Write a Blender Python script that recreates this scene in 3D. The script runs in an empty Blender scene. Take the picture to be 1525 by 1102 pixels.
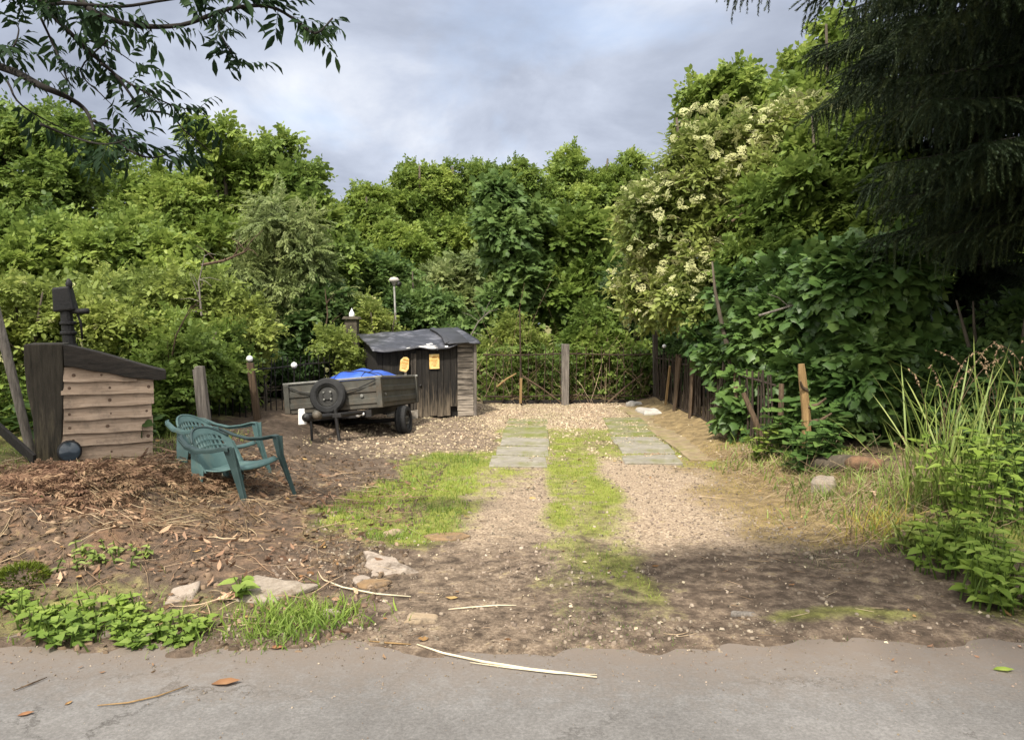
import bpy, math, random
import numpy as np
from mathutils import Vector, Matrix, Euler

random.seed(5)
RNG = np.random.default_rng(11)
D = bpy.data
SC = bpy.context.scene
COL = SC.collection
PI = math.pi
R = math.radians

# ------------------------------------------------------------------ frame
CAMZ, PITCH, FPX = 1.56, R(3.527), 1152.0
def at(px, py, Y):
    dx, dy = (px - 762.5) / FPX, (551 - py) / FPX
    t = Y / (dy * math.sin(PITCH) + math.cos(PITCH))
    return np.array([dx * t, Y, CAMZ + t * (dy * math.cos(PITCH) - math.sin(PITCH))])
def gnd(px, py, z=0.0):
    dx, dy = (px - 762.5) / FPX, (551 - py) / FPX
    fy, fz = dy * math.sin(PITCH) + math.cos(PITCH), dy * math.cos(PITCH) - math.sin(PITCH)
    t = (z - CAMZ) / fz
    return np.array([dx * t, fy * t, z])

# ------------------------------------------------------------------ noise / terrain
def vnoise(x, y, s, seed=0):
    x = np.asarray(x, float) / s + seed * 17.13; y = np.asarray(y, float) / s + seed * 7.77
    xi, yi = np.floor(x), np.floor(y); fx, fy = x - xi, y - yi
    fx = fx * fx * (3 - 2 * fx); fy = fy * fy * (3 - 2 * fy)
    def h(a, b):
        v = np.sin(a * 127.1 + b * 311.7 + seed * 53.3) * 43758.5453
        return v - np.floor(v)
    a, b, c, d = h(xi, yi), h(xi + 1, yi), h(xi, yi + 1), h(xi + 1, yi + 1)
    return (a * (1 - fx) + b * fx) * (1 - fy) + (c * (1 - fx) + d * fx) * fy
def sm(a, b, v):
    t = np.clip((np.asarray(v, float) - a) / (b - a), 0, 1)
    return t * t * (3 - 2 * t)
def hgt(x, y):
    x = np.asarray(x, float); y = np.asarray(y, float)
    mound = 0.25 * sm(-1.45, -3.2, x) * sm(3.8, 5.4, y) + .05 * sm(-.8, -1.6, x) * sm(3.8, 4.6, y) * (1 - 0.72 * sm(5.5, 7.1, y)) * (1 - sm(7.4, 8.8, y))
    mound = mound * (0.66 + 0.5 * vnoise(x, y, 0.55, 3) + .30 * vnoise(x, y, .22, 4))
    bank = 0.22 * sm(2.0, 3.3, x) * sm(3.8, 5.2, y)
    rough = (vnoise(x, y, 0.35, 1) - .5) * 0.045 + (vnoise(x, y, 0.12, 2) - .5) * 0.034
    side = np.clip(sm(-.7, -1.6, x) + sm(1.9, 2.6, x) * 0.7 + 0.28, 0, 1)
    dip = -0.10 * np.exp(-(((x + 2.85) / .5) ** 2 + ((y - 11.0) / .7) ** 2))
    edge = sm(3.40, 3.73, y + (vnoise(x, y, 0.5, 5) - .5) * 0.22 + (vnoise(x, y, 0.13, 6) - .5) * 0.14 + (vnoise(x, y, .05, 8) - .5) * .06)
    z = 0.014 + mound + bank + rough * side * 1.0 + dip
    far = sm(13, 20, np.abs(x)) + sm(16, 24, y)
    z = z * (1 - np.clip(far, 0, 1))
    return z * edge - 0.045 * (1 - edge)
def hz(x, y): return float(hgt(x, y))

# ------------------------------------------------------------------ tagging
def tag(o, label=None, cat=None, group=None, kind=None):
    if label: o['label'] = label
    if cat: o['category'] = cat
    if group: o['group'] = group
    if kind: o['kind'] = kind
    return o
def empty(name, loc, rot=(0, 0, 0), label=None, cat=None, group=None):
    o = D.objects.new(name, None); COL.objects.link(o)
    o.location = loc; o.rotation_euler = rot; o.empty_display_size = .1
    return tag(o, label, cat, group)
def org(o):
    p = np.zeros(3)
    while o is not None:
        p += np.array(o.location); o = o.parent
    return p

# ------------------------------------------------------------------ mesh collectors
class MB:
    def __init__(s): s.v = []; s.f = []
    def add(s, vs, fs):
        b = len(s.v); s.v += [tuple(map(float, p)) for p in vs]; s.f += [tuple(b + i for i in f) for f in fs]
        return s
    def box(s, c, size, rot=None, top=(1, 1), jit=0):
        hx, hy, hz_ = size[0] / 2, size[1] / 2, size[2] / 2
        vs = []
        for dz in (-1, 1):
            kx, ky = top if dz > 0 else (1, 1)
            for dx, dy in ((-1, -1), (1, -1), (1, 1), (-1, 1)):
                p = Vector((dx * hx * kx, dy * hy * ky, dz * hz_))
                if jit: p += Vector((random.uniform(-jit, jit), random.uniform(-jit, jit), random.uniform(-jit, jit)))
                if rot is not None: p = rot @ p
                vs.append(p + Vector(c))
        return s.add(vs, [(0, 3, 2, 1), (4, 5, 6, 7), (0, 1, 5, 4), (1, 2, 6, 5), (2, 3, 7, 6), (3, 0, 4, 7)])
    def hexa(s, b4, t4):
        return s.add(list(b4) + list(t4), [(0, 3, 2, 1), (4, 5, 6, 7), (0, 1, 5, 4), (1, 2, 6, 5), (2, 3, 7, 6), (3, 0, 4, 7)])
    def tube(s, pts, rad, n=6, cap=True, jit=0.0):
        pts = [Vector(map(float, p)) for p in pts]
        if not hasattr(rad, '__len__'): rad = [rad] * len(pts)
        rings = []; ref = None
        for i, p in enumerate(pts):
            d = (pts[min(i + 1, len(pts) - 1)] - pts[max(i - 1, 0)])
            d = d.normalized() if d.length > 1e-9 else Vector((0, 0, 1))
            if ref is None: ref = Vector((1, 0, 0)) if abs(d.x) < .8 else Vector((0, 1, 0))
            u = (ref - d * ref.dot(d)).normalized(); w = d.cross(u); ref = u
            ring = []
            for k in range(n):
                a = 2 * PI * k / n; r = rad[i] * (1 + random.uniform(-jit, jit))
                ring.append(p + u * math.cos(a) * r + w * math.sin(a) * r)
            rings.append(ring)
        vs = [q for r in rings for q in r]; fs = []
        for i in range(len(rings) - 1):
            for k in range(n):
                fs.append((i * n + k, i * n + (k + 1) % n, (i + 1) * n + (k + 1) % n, (i + 1) * n + k))
        if cap:
            fs.append(tuple(reversed(range(n)))); fs.append(tuple((len(rings) - 1) * n + k for k in range(n)))
        return s.add(vs, fs)
    def lathe(s, c, axis, prof, n=24):           # prof: list of (r, h)
        a = Vector(axis).normalized(); ref = Vector((1, 0, 0)) if abs(a.x) < .8 else Vector((0, 1, 0))
        u = (ref - a * ref.dot(a)).normalized(); w = a.cross(u); c = Vector(c)
        vs = []; fs = []; m = len(prof)
        for k in range(n):
            t = 2 * PI * k / n
            for r, h in prof: vs.append(c + a * h + (u * math.cos(t) + w * math.sin(t)) * r)
        for k in range(n):
            for j in range(m - 1):
                k2 = (k + 1) % n
                fs.append((k * m + j, k2 * m + j, k2 * m + j + 1, k * m + j + 1))
        return s.add(vs, fs)
    def ribbon(s, pts, widths, thick, side=(0, 1, 0)):   # flat bar along a path; side = width direction
        pts = [Vector(p) for p in pts]; sd = Vector(side).normalized(); vs = []; fs = []
        if not hasattr(widths, '__len__'): widths = [widths] * len(pts)
        for i, p in enumerate(pts):
            d = (pts[min(i + 1, len(pts) - 1)] - pts[max(i - 1, 0)]).normalized()
            n = d.cross(sd).normalized(); w = widths[i] / 2; t = thick / 2
            vs += [p - sd * w - n * t, p + sd * w - n * t, p + sd * w + n * t, p - sd * w + n * t]
        for i in range(len(pts) - 1):
            for k in range(4): fs.append((i * 4 + k, i * 4 + (k + 1) % 4, i * 4 + 4 + (k + 1) % 4, i * 4 + 4 + k))
        fs += [(3, 2, 1, 0), tuple((len(pts) - 1) * 4 + k for k in range(4))]
        return s.add(vs, fs)
    def grid(s, fn, nu, nv, skip=None):
        vs = [fn(i / nu, j / nv) for j in range(nv + 1) for i in range(nu + 1)]
        fs = [(j * (nu + 1) + i, j * (nu + 1) + i + 1, (j + 1) * (nu + 1) + i + 1, (j + 1) * (nu + 1) + i)
              for j in range(nv) for i in range(nu) if not (skip and skip(i, j))]
        return s.add(vs, fs)
    def build(s, name, mat, parent=None, local=False, smooth=False, bevel=0, solid=0, sub=0):
        o0 = org(parent) if (parent is not None and not local) else np.zeros(3)
        me = D.meshes.new(name)
        me.from_pydata([(p[0] - o0[0], p[1] - o0[1], p[2] - o0[2]) for p in s.v], [], s.f)
        me.materials.append(mat); me.update()
        if smooth: me.polygons.foreach_set('use_smooth', [True] * len(me.polygons))
        o = D.objects.new(name, me); COL.objects.link(o)
        if parent is not None: o.parent = parent
        if solid:
            m = o.modifiers.new('solid', 'SOLIDIFY'); m.thickness = solid; m.offset = 0
        if bevel:
            m = o.modifiers.new('bevel', 'BEVEL'); m.width = bevel; m.segments = 2; m.limit_method = 'ANGLE'
        if sub:
            m = o.modifiers.new('sub', 'SUBSURF'); m.levels = sub; m.render_levels = sub
        return o

def mesh_np(name, V, F, mat, parent=None, rnd=None, colattr=None, smooth=False):
    """V (n,3), F (m,k) all faces with k corners"""
    o0 = org(parent) if parent is not None else np.zeros(3)
    V = (V - o0).astype(np.float32); F = np.ascontiguousarray(F, dtype=np.int32); k = F.shape[1]
    me = D.meshes.new(name)
    me.vertices.add(len(V)); me.vertices.foreach_set('co', V.ravel())
    me.loops.add(F.size); me.loops.foreach_set('vertex_index', F.ravel())
    me.polygons.add(len(F)); me.polygons.foreach_set('loop_start', np.arange(0, F.size, k, dtype=np.int32))
    if smooth: me.polygons.foreach_set('use_smooth', np.ones(len(F), bool))
    if rnd is not None:
        a = me.attributes.new('rnd', 'FLOAT', 'POINT'); a.data.foreach_set('value', rnd.astype(np.float32))
    if colattr:
        for nm, arr in colattr.items():
            a = me.attributes.new(nm, 'FLOAT', 'POINT'); a.data.foreach_set('value', arr.astype(np.float32).ravel())
    me.materials.append(mat); me.update(calc_edges=True)
    o = D.objects.new(name, me); COL.objects.link(o)
    if parent is not None: o.parent = parent
    return o

# ------------------------------------------------------------------ materials
def new_mat(name):
    m = D.materials.new(name); m.use_nodes = True; nt = m.node_tree; nt.nodes.clear()
    return m, nt, nt.nodes, nt.links
def node(ns, t, **kw):
    n = ns.new(t)
    for k, v in kw.items(): setattr(n, k, v)
    return n
def ramp(ns, stops):
    r = ns.new('ShaderNodeValToRGB'); e = r.color_ramp.elements
    while len(e) < len(stops): e.new(.5)
    for x, (p, c) in zip(e, stops):
        x.position = p; x.color = (*c, 1) if len(c) == 3 else c
    return r
def noise_mat(name, stops, scale=6, rough=.8, bump=.3, bscale=40, stretch=(1, 1, 1), detail=8, spec=.3, metal=0, obj=True, mixcol=None, mixscale=2, mixlim=(.5, .65), wear=None):
    m, nt, ns, ln = new_mat(name)
    out = node(ns, 'ShaderNodeOutputMaterial'); b = node(ns, 'ShaderNodeBsdfPrincipled')
    tc = node(ns, 'ShaderNodeTexCoord'); mp = node(ns, 'ShaderNodeMapping'); mp.inputs['Scale'].default_value = stretch
    ln.new(tc.outputs['Object'], mp.inputs[0])
    n1 = node(ns, 'ShaderNodeTexNoise'); n1.inputs['Scale'].default_value = scale; n1.inputs['Detail'].default_value = detail; n1.inputs['Roughness'].default_value = .65
    ln.new(mp.outputs[0], n1.inputs['Vector'])
    r = ramp(ns, stops); ln.new(n1.outputs['Fac'], r.inputs[0]); col = r.outputs[0]
    if mixcol:
        n3 = node(ns, 'ShaderNodeTexNoise'); n3.inputs['Scale'].default_value = mixscale; n3.inputs['Detail'].default_value = 9; n3.inputs['Roughness'].default_value = .7
        ln.new(tc.outputs['Object'], n3.inputs['Vector'])
        r3 = ramp(ns, [(mixlim[0], (0, 0, 0)), (mixlim[1], (1, 1, 1))]); ln.new(n3.outputs['Fac'], r3.inputs[0])
        mx = node(ns, 'ShaderNodeMix', data_type='RGBA'); ln.new(r3.outputs[0], mx.inputs[0]); ln.new(col, mx.inputs[6]); mx.inputs[7].default_value = (*mixcol, 1)
        col = mx.outputs[2]
    if wear:
        z0, z1, wc = wear; sx = node(ns, 'ShaderNodeSeparateXYZ'); ln.new(tc.outputs['Object'], sx.inputs[0])
        wr = node(ns, 'ShaderNodeMapRange'); wr.inputs[1].default_value = z1; wr.inputs[2].default_value = z0; ln.new(sx.outputs['Z'], wr.inputs[0])
        wm = node(ns, 'ShaderNodeMath', operation='MULTIPLY_ADD'); ln.new(n1.outputs['Fac'], wm.inputs[0]); wm.inputs[1].default_value = 2.2; wm.inputs[2].default_value = -1.45
        wa = node(ns, 'ShaderNodeMath', operation='ADD', use_clamp=True); ln.new(wm.outputs[0], wa.inputs[0]); ln.new(wr.outputs[0], wa.inputs[1])
        mw = node(ns, 'ShaderNodeMix', data_type='RGBA'); ln.new(wa.outputs[0], mw.inputs[0]); ln.new(col, mw.inputs[6]); mw.inputs[7].default_value = (*wc, 1); col = mw.outputs[2]
    ln.new(col, b.inputs['Base Color'])
    b.inputs['Roughness'].default_value = rough; b.inputs['Specular IOR Level'].default_value = spec; b.inputs['Metallic'].default_value = metal
    n2 = node(ns, 'ShaderNodeTexNoise'); n2.inputs['Scale'].default_value = bscale; n2.inputs['Detail'].default_value = 6
    ln.new(mp.outputs[0], n2.inputs['Vector'])
    bp = node(ns, 'ShaderNodeBump'); bp.inputs['Strength'].default_value = bump; bp.inputs['Distance'].default_value = .01
    ln.new(n2.outputs['Fac'], bp.inputs['Height']); ln.new(bp.outputs[0], b.inputs['Normal'])
    ln.new(b.outputs[0], out.inputs[0])
    return m
def leaf_mat(name, dark, mid, light, trans=.42, rough=.5, spec=.25, vary=.25):
    m, nt, ns, ln = new_mat(name)
    out = node(ns, 'ShaderNodeOutputMaterial'); b = node(ns, 'ShaderNodeBsdfPrincipled')
    a = node(ns, 'ShaderNodeAttribute'); a.attribute_name = 'rnd'
    r = ramp(ns, [(0, dark), (.55, mid), (1, light)]); ln.new(a.outputs['Fac'], r.inputs[0])
    g = node(ns, 'ShaderNodeTexCoord'); n = node(ns, 'ShaderNodeTexNoise'); n.inputs['Scale'].default_value = 1.1; n.inputs['Detail'].default_value = 3
    ln.new(g.outputs['Object'], n.inputs['Vector'])
    hs = node(ns, 'ShaderNodeHueSaturation')
    mr = node(ns, 'ShaderNodeMapRange'); mr.inputs[1].default_value = .3; mr.inputs[2].default_value = .7
    mr.inputs[3].default_value = .5 - .012; mr.inputs[4].default_value = .5 + .018
    ln.new(n.outputs['Fac'], mr.inputs[0]); ln.new(mr.outputs[0], hs.inputs['Hue'])
    mv = node(ns, 'ShaderNodeMapRange'); mv.inputs[1].default_value = .3; mv.inputs[2].default_value = .7
    mv.inputs[3].default_value = 1 + vary * 1.5; mv.inputs[4].default_value = 1 - vary * 1.3
    ln.new(n.outputs['Fac'], mv.inputs[0]); ln.new(mv.outputs[0], hs.inputs['Value'])
    ln.new(r.outputs[0], hs.inputs['Color']); ln.new(hs.outputs[0], b.inputs['Base Color'])
    b.inputs['Roughness'].default_value = rough; b.inputs['Specular IOR Level'].default_value = spec
    t = node(ns, 'ShaderNodeBsdfTranslucent')
    hm = node(ns, 'ShaderNodeHueSaturation'); hm.inputs['Hue'].default_value = .492; hm.inputs['Saturation'].default_value = .97; hm.inputs['Value'].default_value = 1.25
    ln.new(hs.outputs[0], hm.inputs['Color']); ln.new(hm.outputs[0], t.inputs[0])
    mx = node(ns, 'ShaderNodeMixShader'); mx.inputs[0].default_value = trans
    ln.new(b.outputs[0], mx.inputs[1]); ln.new(t.outputs[0], mx.inputs[2]); ln.new(mx.outputs[0], out.inputs[0])
    return m

M = {}
M['bark'] = noise_mat('bark', [(.3, (.035, .028, .02)), (.7, (.11, .09, .065))], 14, .95, .8, 30, (1, 1, .25))
M['bark_dark'] = noise_mat('bark_dark', [(.3, (.012, .010, .008)), (.7, (.045, .036, .028))], 14, .95, .8, 30, (1, 1, .3))
M['bark_black'] = noise_mat('bark_black', [(.3, (.008, .007, .006)), (.7, (.022, .018, .015))], 14, .95, .5, 30, (1, 1, .3))
M['wood_pale'] = noise_mat('wood_pale', [(.25, (.20, .145, .10)), (.5, (.36, .265, .19)), (.75, (.47, .36, .27))], 5, .85, .5, 40, (.8, 5, 12), mixcol=(.15, .115, .085), mixscale=5, mixlim=(.5, .72))
M['wood_black'] = noise_mat('wood_black', [(.3, (.007, .0065, .006)), (.7, (.024, .021, .018))], 6, .8, .5, 40, (6, 6, .7), mixcol=(.05, .043, .034), mixscale=3, mixlim=(.55, .75))
M['wood_charred'] = noise_mat('wood_charred', [(.3, (.007, .0065, .006)), (.7, (.024, .020, .017))], 7, .85, .6, 35, (5, 5, .8))
M['wood_post'] = noise_mat('wood_post', [(.3, (.016, .014, .010)), (.7, (.055, .046, .034))], 7, .9, .6, 35, (5, 5, .6), wear=(.0, 1.05, (.115, .095, .055)))
M['wood_grey'] = noise_mat('wood_grey', [(.3, (.06, .052, .045)), (.7, (.24, .21, .18))], 7, .9, .6, 40, (6, 6, .5))
M['wood_brown'] = noise_mat('wood_brown', [(.3, (0.040, 0.027, 0.018)), (.7, (0.136, 0.092, 0.056))], 7, .9, .6, 40, (6, 6, .5))
M['wood_dark'] = noise_mat('wood_dark', [(.3, (.016, .012, .009)), (.7, (.060, .043, .030))], 7, .9, .6, 40, (6, 6, .5))
M['wood_tan'] = noise_mat('wood_tan', [(.3, (0.158, 0.098, 0.041)), (.7, (0.302, 0.196, 0.088))], 7, .85, .4, 40, (6, 6, .5))
M['felt'] = noise_mat('felt', [(.3, (.010, .010, .012)), (.7, (.035, .035, .04))], 5, .45, .5, 18, spec=.5)
M['felt_torn'] = noise_mat('felt_torn', [(.3, (.010, .010, .012)), (.7, (.035, .036, .045))], 5, .42, .5, 12, spec=.5, mixcol=(.10, .10, .115), mixscale=3.2, mixlim=(.50, .62))
M['iron'] = noise_mat('iron', [(.3, (.005, .0045, .0045)), (.7, (.016, .014, .013))], 9, .6, .4, 40, spec=.4)
M['rust'] = noise_mat('rust', [(.3, (.025, .018, .013)), (.7, (.075, .048, .03))], 9, .85, .4, 60)
M['galv'] = noise_mat('galv', [(.3, (.034, .033, .028)), (.7, (.092, .089, .074))], 5, .62, .25, 30, spec=.4, metal=.15, mixcol=(.075, .055, .036), mixscale=4, mixlim=(.50, .70), wear=(.36, .60, (.10, .075, .05)))
M['galv_rim'] = noise_mat('galv_rim', [(.3, (.10, .10, .09)), (.7, (.25, .245, .22))], 7, .55, .2, 40, spec=.4, metal=.2)
M['rubber'] = noise_mat('rubber', [(.3, (.012, .012, .012)), (.7, (.03, .03, .03))], 9, .85, .3, 60)
M['tarp'] = noise_mat('tarp', [(.3, (.012, .05, .30)), (.7, (.03, .10, .46))], 5, .42, .35, 9, spec=.5)
M['white_plastic'] = noise_mat('white_plastic', [(.3, (.62, .60, .56)), (.7, (.82, .80, .77))], 8, .5, .1, 40)
M['globe'] = noise_mat('globe', [(.3, (.72, .72, .70)), (.7, (.85, .85, .84))], 8, .3, .05, 40, spec=.5)
M['chair'] = noise_mat('chair', [(.25, (.045, .088, .086)), (.5, (.072, .13, .126)), (.8, (.12, .185, .178))], 5, .55, .1, 60, spec=.35, mixcol=(.11, .14, .115), mixscale=6, mixlim=(.52, .75))
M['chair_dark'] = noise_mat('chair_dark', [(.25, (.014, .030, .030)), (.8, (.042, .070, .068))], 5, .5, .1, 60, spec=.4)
M['sign'] = None
M['slab'] = noise_mat('slab', [(.3, (0.172, 0.156, 0.124)), (.7, (0.277, 0.254, 0.211))], 9, .9, .35, 80, mixcol=(0.145, 0.143, 0.056), mixscale=2.6, mixlim=(.5, .66))
M['slab_green'] = noise_mat('slab_green', [(.3, (0.145, 0.132, 0.084)), (.7, (0.238, 0.218, 0.144))], 9, .9, .4, 80, mixcol=(0.132, 0.145, 0.036), mixscale=3, mixlim=(.42, .6))
M['path_ochre'] = noise_mat('path_ochre', [(.3, (.16, .12, .07)), (.7, (.31, .24, .145))], 6, .95, .5, 60, mixcol=(.16, .15, .045), mixscale=2.5, mixlim=(.48, .66))
M['stone_pale'] = noise_mat('stone_pale', [(.3, (0.211, 0.168, 0.133)), (.7, (0.360, 0.306, 0.255))], 9, .9, .5, 40, mixcol=(0.081, 0.060, 0.041), mixscale=8, mixlim=(.48, .66))
M['stone_tan'] = noise_mat('stone_tan', [(.3, (0.205, 0.150, 0.093)), (.7, (0.347, 0.270, 0.186))], 9, .9, .5, 40, mixcol=(0.081, 0.060, 0.041), mixscale=8, mixlim=(.48, .66))
M['stone_ochre'] = noise_mat('stone_ochre', [(.3, (0.155, 0.096, 0.046)), (.7, (0.279, 0.186, 0.104))], 9, .9, .5, 40, mixcol=(0.081, 0.060, 0.041), mixscale=8, mixlim=(.48, .66))
M['stone_grey'] = noise_mat('stone_grey', [(.3, (.17, .14, .11)), (.7, (.34, .29, .235))], 9, .9, .5, 60, mixcol=(.13, .10, .07), mixscale=8, mixlim=(.48, .66))
M['stone_white'] = noise_mat('stone_white', [(.3, (0.310, 0.288, 0.255)), (.7, (0.446, 0.420, 0.383))], 9, .85, .3, 40)
M['brick'] = noise_mat('brick', [(.3, (.03, .026, .018)), (.7, (.10, .085, .06))], 9, .95, .6, 30)
M['concrete'] = noise_mat('concrete', [(.3, (0.186, 0.162, 0.133)), (.7, (0.298, 0.270, 0.232))], 9, .9, .4, 60, mixcol=(0.081, 0.060, 0.041), mixscale=8, mixlim=(.48, .66))
M['moss'] = leaf_mat('moss', (.05, .07, .006), (.10, .13, .012), (.2, .2, .03), .2)
M['log_end'] = noise_mat('log_end', [(.3, (.11, .06, .032)), (.7, (.24, .14, .08))], 9, .9, .6, 60, (3, 3, 3), mixcol=(.05, .045, .03), mixscale=5, mixlim=(.46, .66))
M['glass_blue'] = noise_mat('glass_blue', [(.3, (.015, .022, .03)), (.7, (.05, .07, .09))], 3, .12, .05, 20, spec=.6)
M['straw'] = leaf_mat('straw', (0.100, 0.065, 0.038), (0.250, 0.165, 0.100), (0.520, 0.400, 0.260), .1, .7, .2, .2)
M['chips'] = leaf_mat('chips', (0.120, 0.085, 0.055), (0.280, 0.215, 0.140), (0.520, 0.430, 0.300), 0, .85, .2, .1)
M['stones'] = leaf_mat('stones', (0.100, 0.078, 0.060), (0.210, 0.165, 0.125), (0.440, 0.370, 0.290), 0, .9, .2, .1)
M['litter'] = leaf_mat('litter', (.09, .045, .02), (.24, .12, .05), (.5, .33, .14), .15, .75, .2, .2)
M['scraps'] = leaf_mat('scraps', (.07, .042, .026), (.22, .13, .08), (.46, .31, .20), .1, .8, .15, .15)
M['bracken'] = leaf_mat('bracken', (0.085, 0.048, 0.032), (0.190, 0.112, 0.070), (0.380, 0.260, 0.160), .2, .75, .15, .2)
M['redleaf'] = leaf_mat('redleaf', (0.160, 0.070, 0.035), (0.250, 0.115, 0.060), (0.340, 0.180, 0.100), .15, .7, .2, .2)
# foliage
M['lf_mid'] = leaf_mat('leaf_mid_green', (0.060, 0.100, 0.018), (0.130, 0.190, 0.036), (0.240, 0.300, 0.075))
M['lf_bright'] = leaf_mat('leaf_bright_green', (0.085, 0.130, 0.022), (0.175, 0.240, 0.044), (0.300, 0.355, 0.090))
M['lf_pale'] = leaf_mat('leaf_pale_green', (0.100, 0.135, 0.040), (0.200, 0.245, 0.085), (0.330, 0.360, 0.160))
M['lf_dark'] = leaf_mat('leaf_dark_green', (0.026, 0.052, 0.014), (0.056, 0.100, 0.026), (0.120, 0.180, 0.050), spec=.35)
M['lf_blue'] = leaf_mat('leaf_blue_green', (0.050, 0.090, 0.026), (0.110, 0.175, 0.046), (0.200, 0.280, 0.085))
M['lf_syc'] = leaf_mat('leaf_sycamore', (0.035, 0.070, 0.018), (0.075, 0.135, 0.032), (0.150, 0.225, 0.060), .3, .42, .35)
M['lf_elder'] = leaf_mat('leaf_elder', (0.110, 0.145, 0.030), (0.220, 0.265, 0.065), (0.380, 0.400, 0.150), .4)
M['lf_yellow'] = leaf_mat('leaf_yellow_green', (0.100, 0.135, 0.028), (0.200, 0.250, 0.055), (0.340, 0.380, 0.120))
M['lf_cherry'] = leaf_mat('leaf_cherry', (0.010, 0.022, 0.010), (0.018, 0.038, 0.014), (0.040, 0.075, 0.022), .3, .6, .12)  # leaf colour lowered so front-lit leaves look backlit and shaded
M['needle'] = leaf_mat('needles', (0.012, 0.020, 0.010), (0.028, 0.044, 0.019), (0.075, 0.090, 0.036), .12, .6, .2)
M['weed'] = leaf_mat('weed', (0.085, 0.135, 0.022), (0.180, 0.260, 0.045), (0.320, 0.390, 0.105))
M['grass'] = leaf_mat('grass_blades', (0.120, 0.155, 0.025), (0.225, 0.280, 0.050), (0.360, 0.400, 0.100), .35)
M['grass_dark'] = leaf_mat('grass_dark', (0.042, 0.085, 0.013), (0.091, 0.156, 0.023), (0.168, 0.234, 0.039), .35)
M['grass_tall'] = leaf_mat('grass_tall', (0.100, 0.145, 0.030), (0.190, 0.250, 0.055), (0.380, 0.400, 0.150), .35)
M['grass_gold'] = leaf_mat('grass_gold', (0.176, 0.143, 0.020), (0.308, 0.253, 0.040), (0.462, 0.374, 0.100), .3)
M['clods'] = leaf_mat('clods', (.05, .035, .024), (.13, .09, .06), (.36, .25, .17), 0, .9, .15, .1)
M['flower'] = leaf_mat('blossom', (0.300, 0.310, 0.130), (0.440, 0.440, 0.210), (0.580, 0.570, 0.340), .2, .8, .1, .05)

# ---- sign paper (faded, marks not legible)
def sign_mat():
    m, nt, ns, ln = new_mat('faded_notice'); out = node(ns, 'ShaderNodeOutputMaterial'); b = node(ns, 'ShaderNodeBsdfPrincipled')
    tc = node(ns, 'ShaderNodeTexCoord'); n = node(ns, 'ShaderNodeTexNoise'); n.inputs['Scale'].default_value = 17; n.inputs['Detail'].default_value = 5
    ln.new(tc.outputs['Object'], n.inputs['Vector'])
    r = ramp(ns, [(.30, (.55, .27, .05)), (.45, (.72, .49, .17)), (.62, (.78, .60, .27))]); ln.new(n.outputs[0], r.inputs[0])
    ln.new(r.outputs[0], b.inputs['Base Color']); b.inputs['Roughness'].default_value = .6; ln.new(b.outputs[0], out.inputs[0]); return m
M['sign'] = sign_mat()
M['sign_ink'] = noise_mat('notice_ink', [(.3, (.38, .17, .04)), (.7, (.55, .30, .08))], 20, .7, .1, 40)

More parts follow.
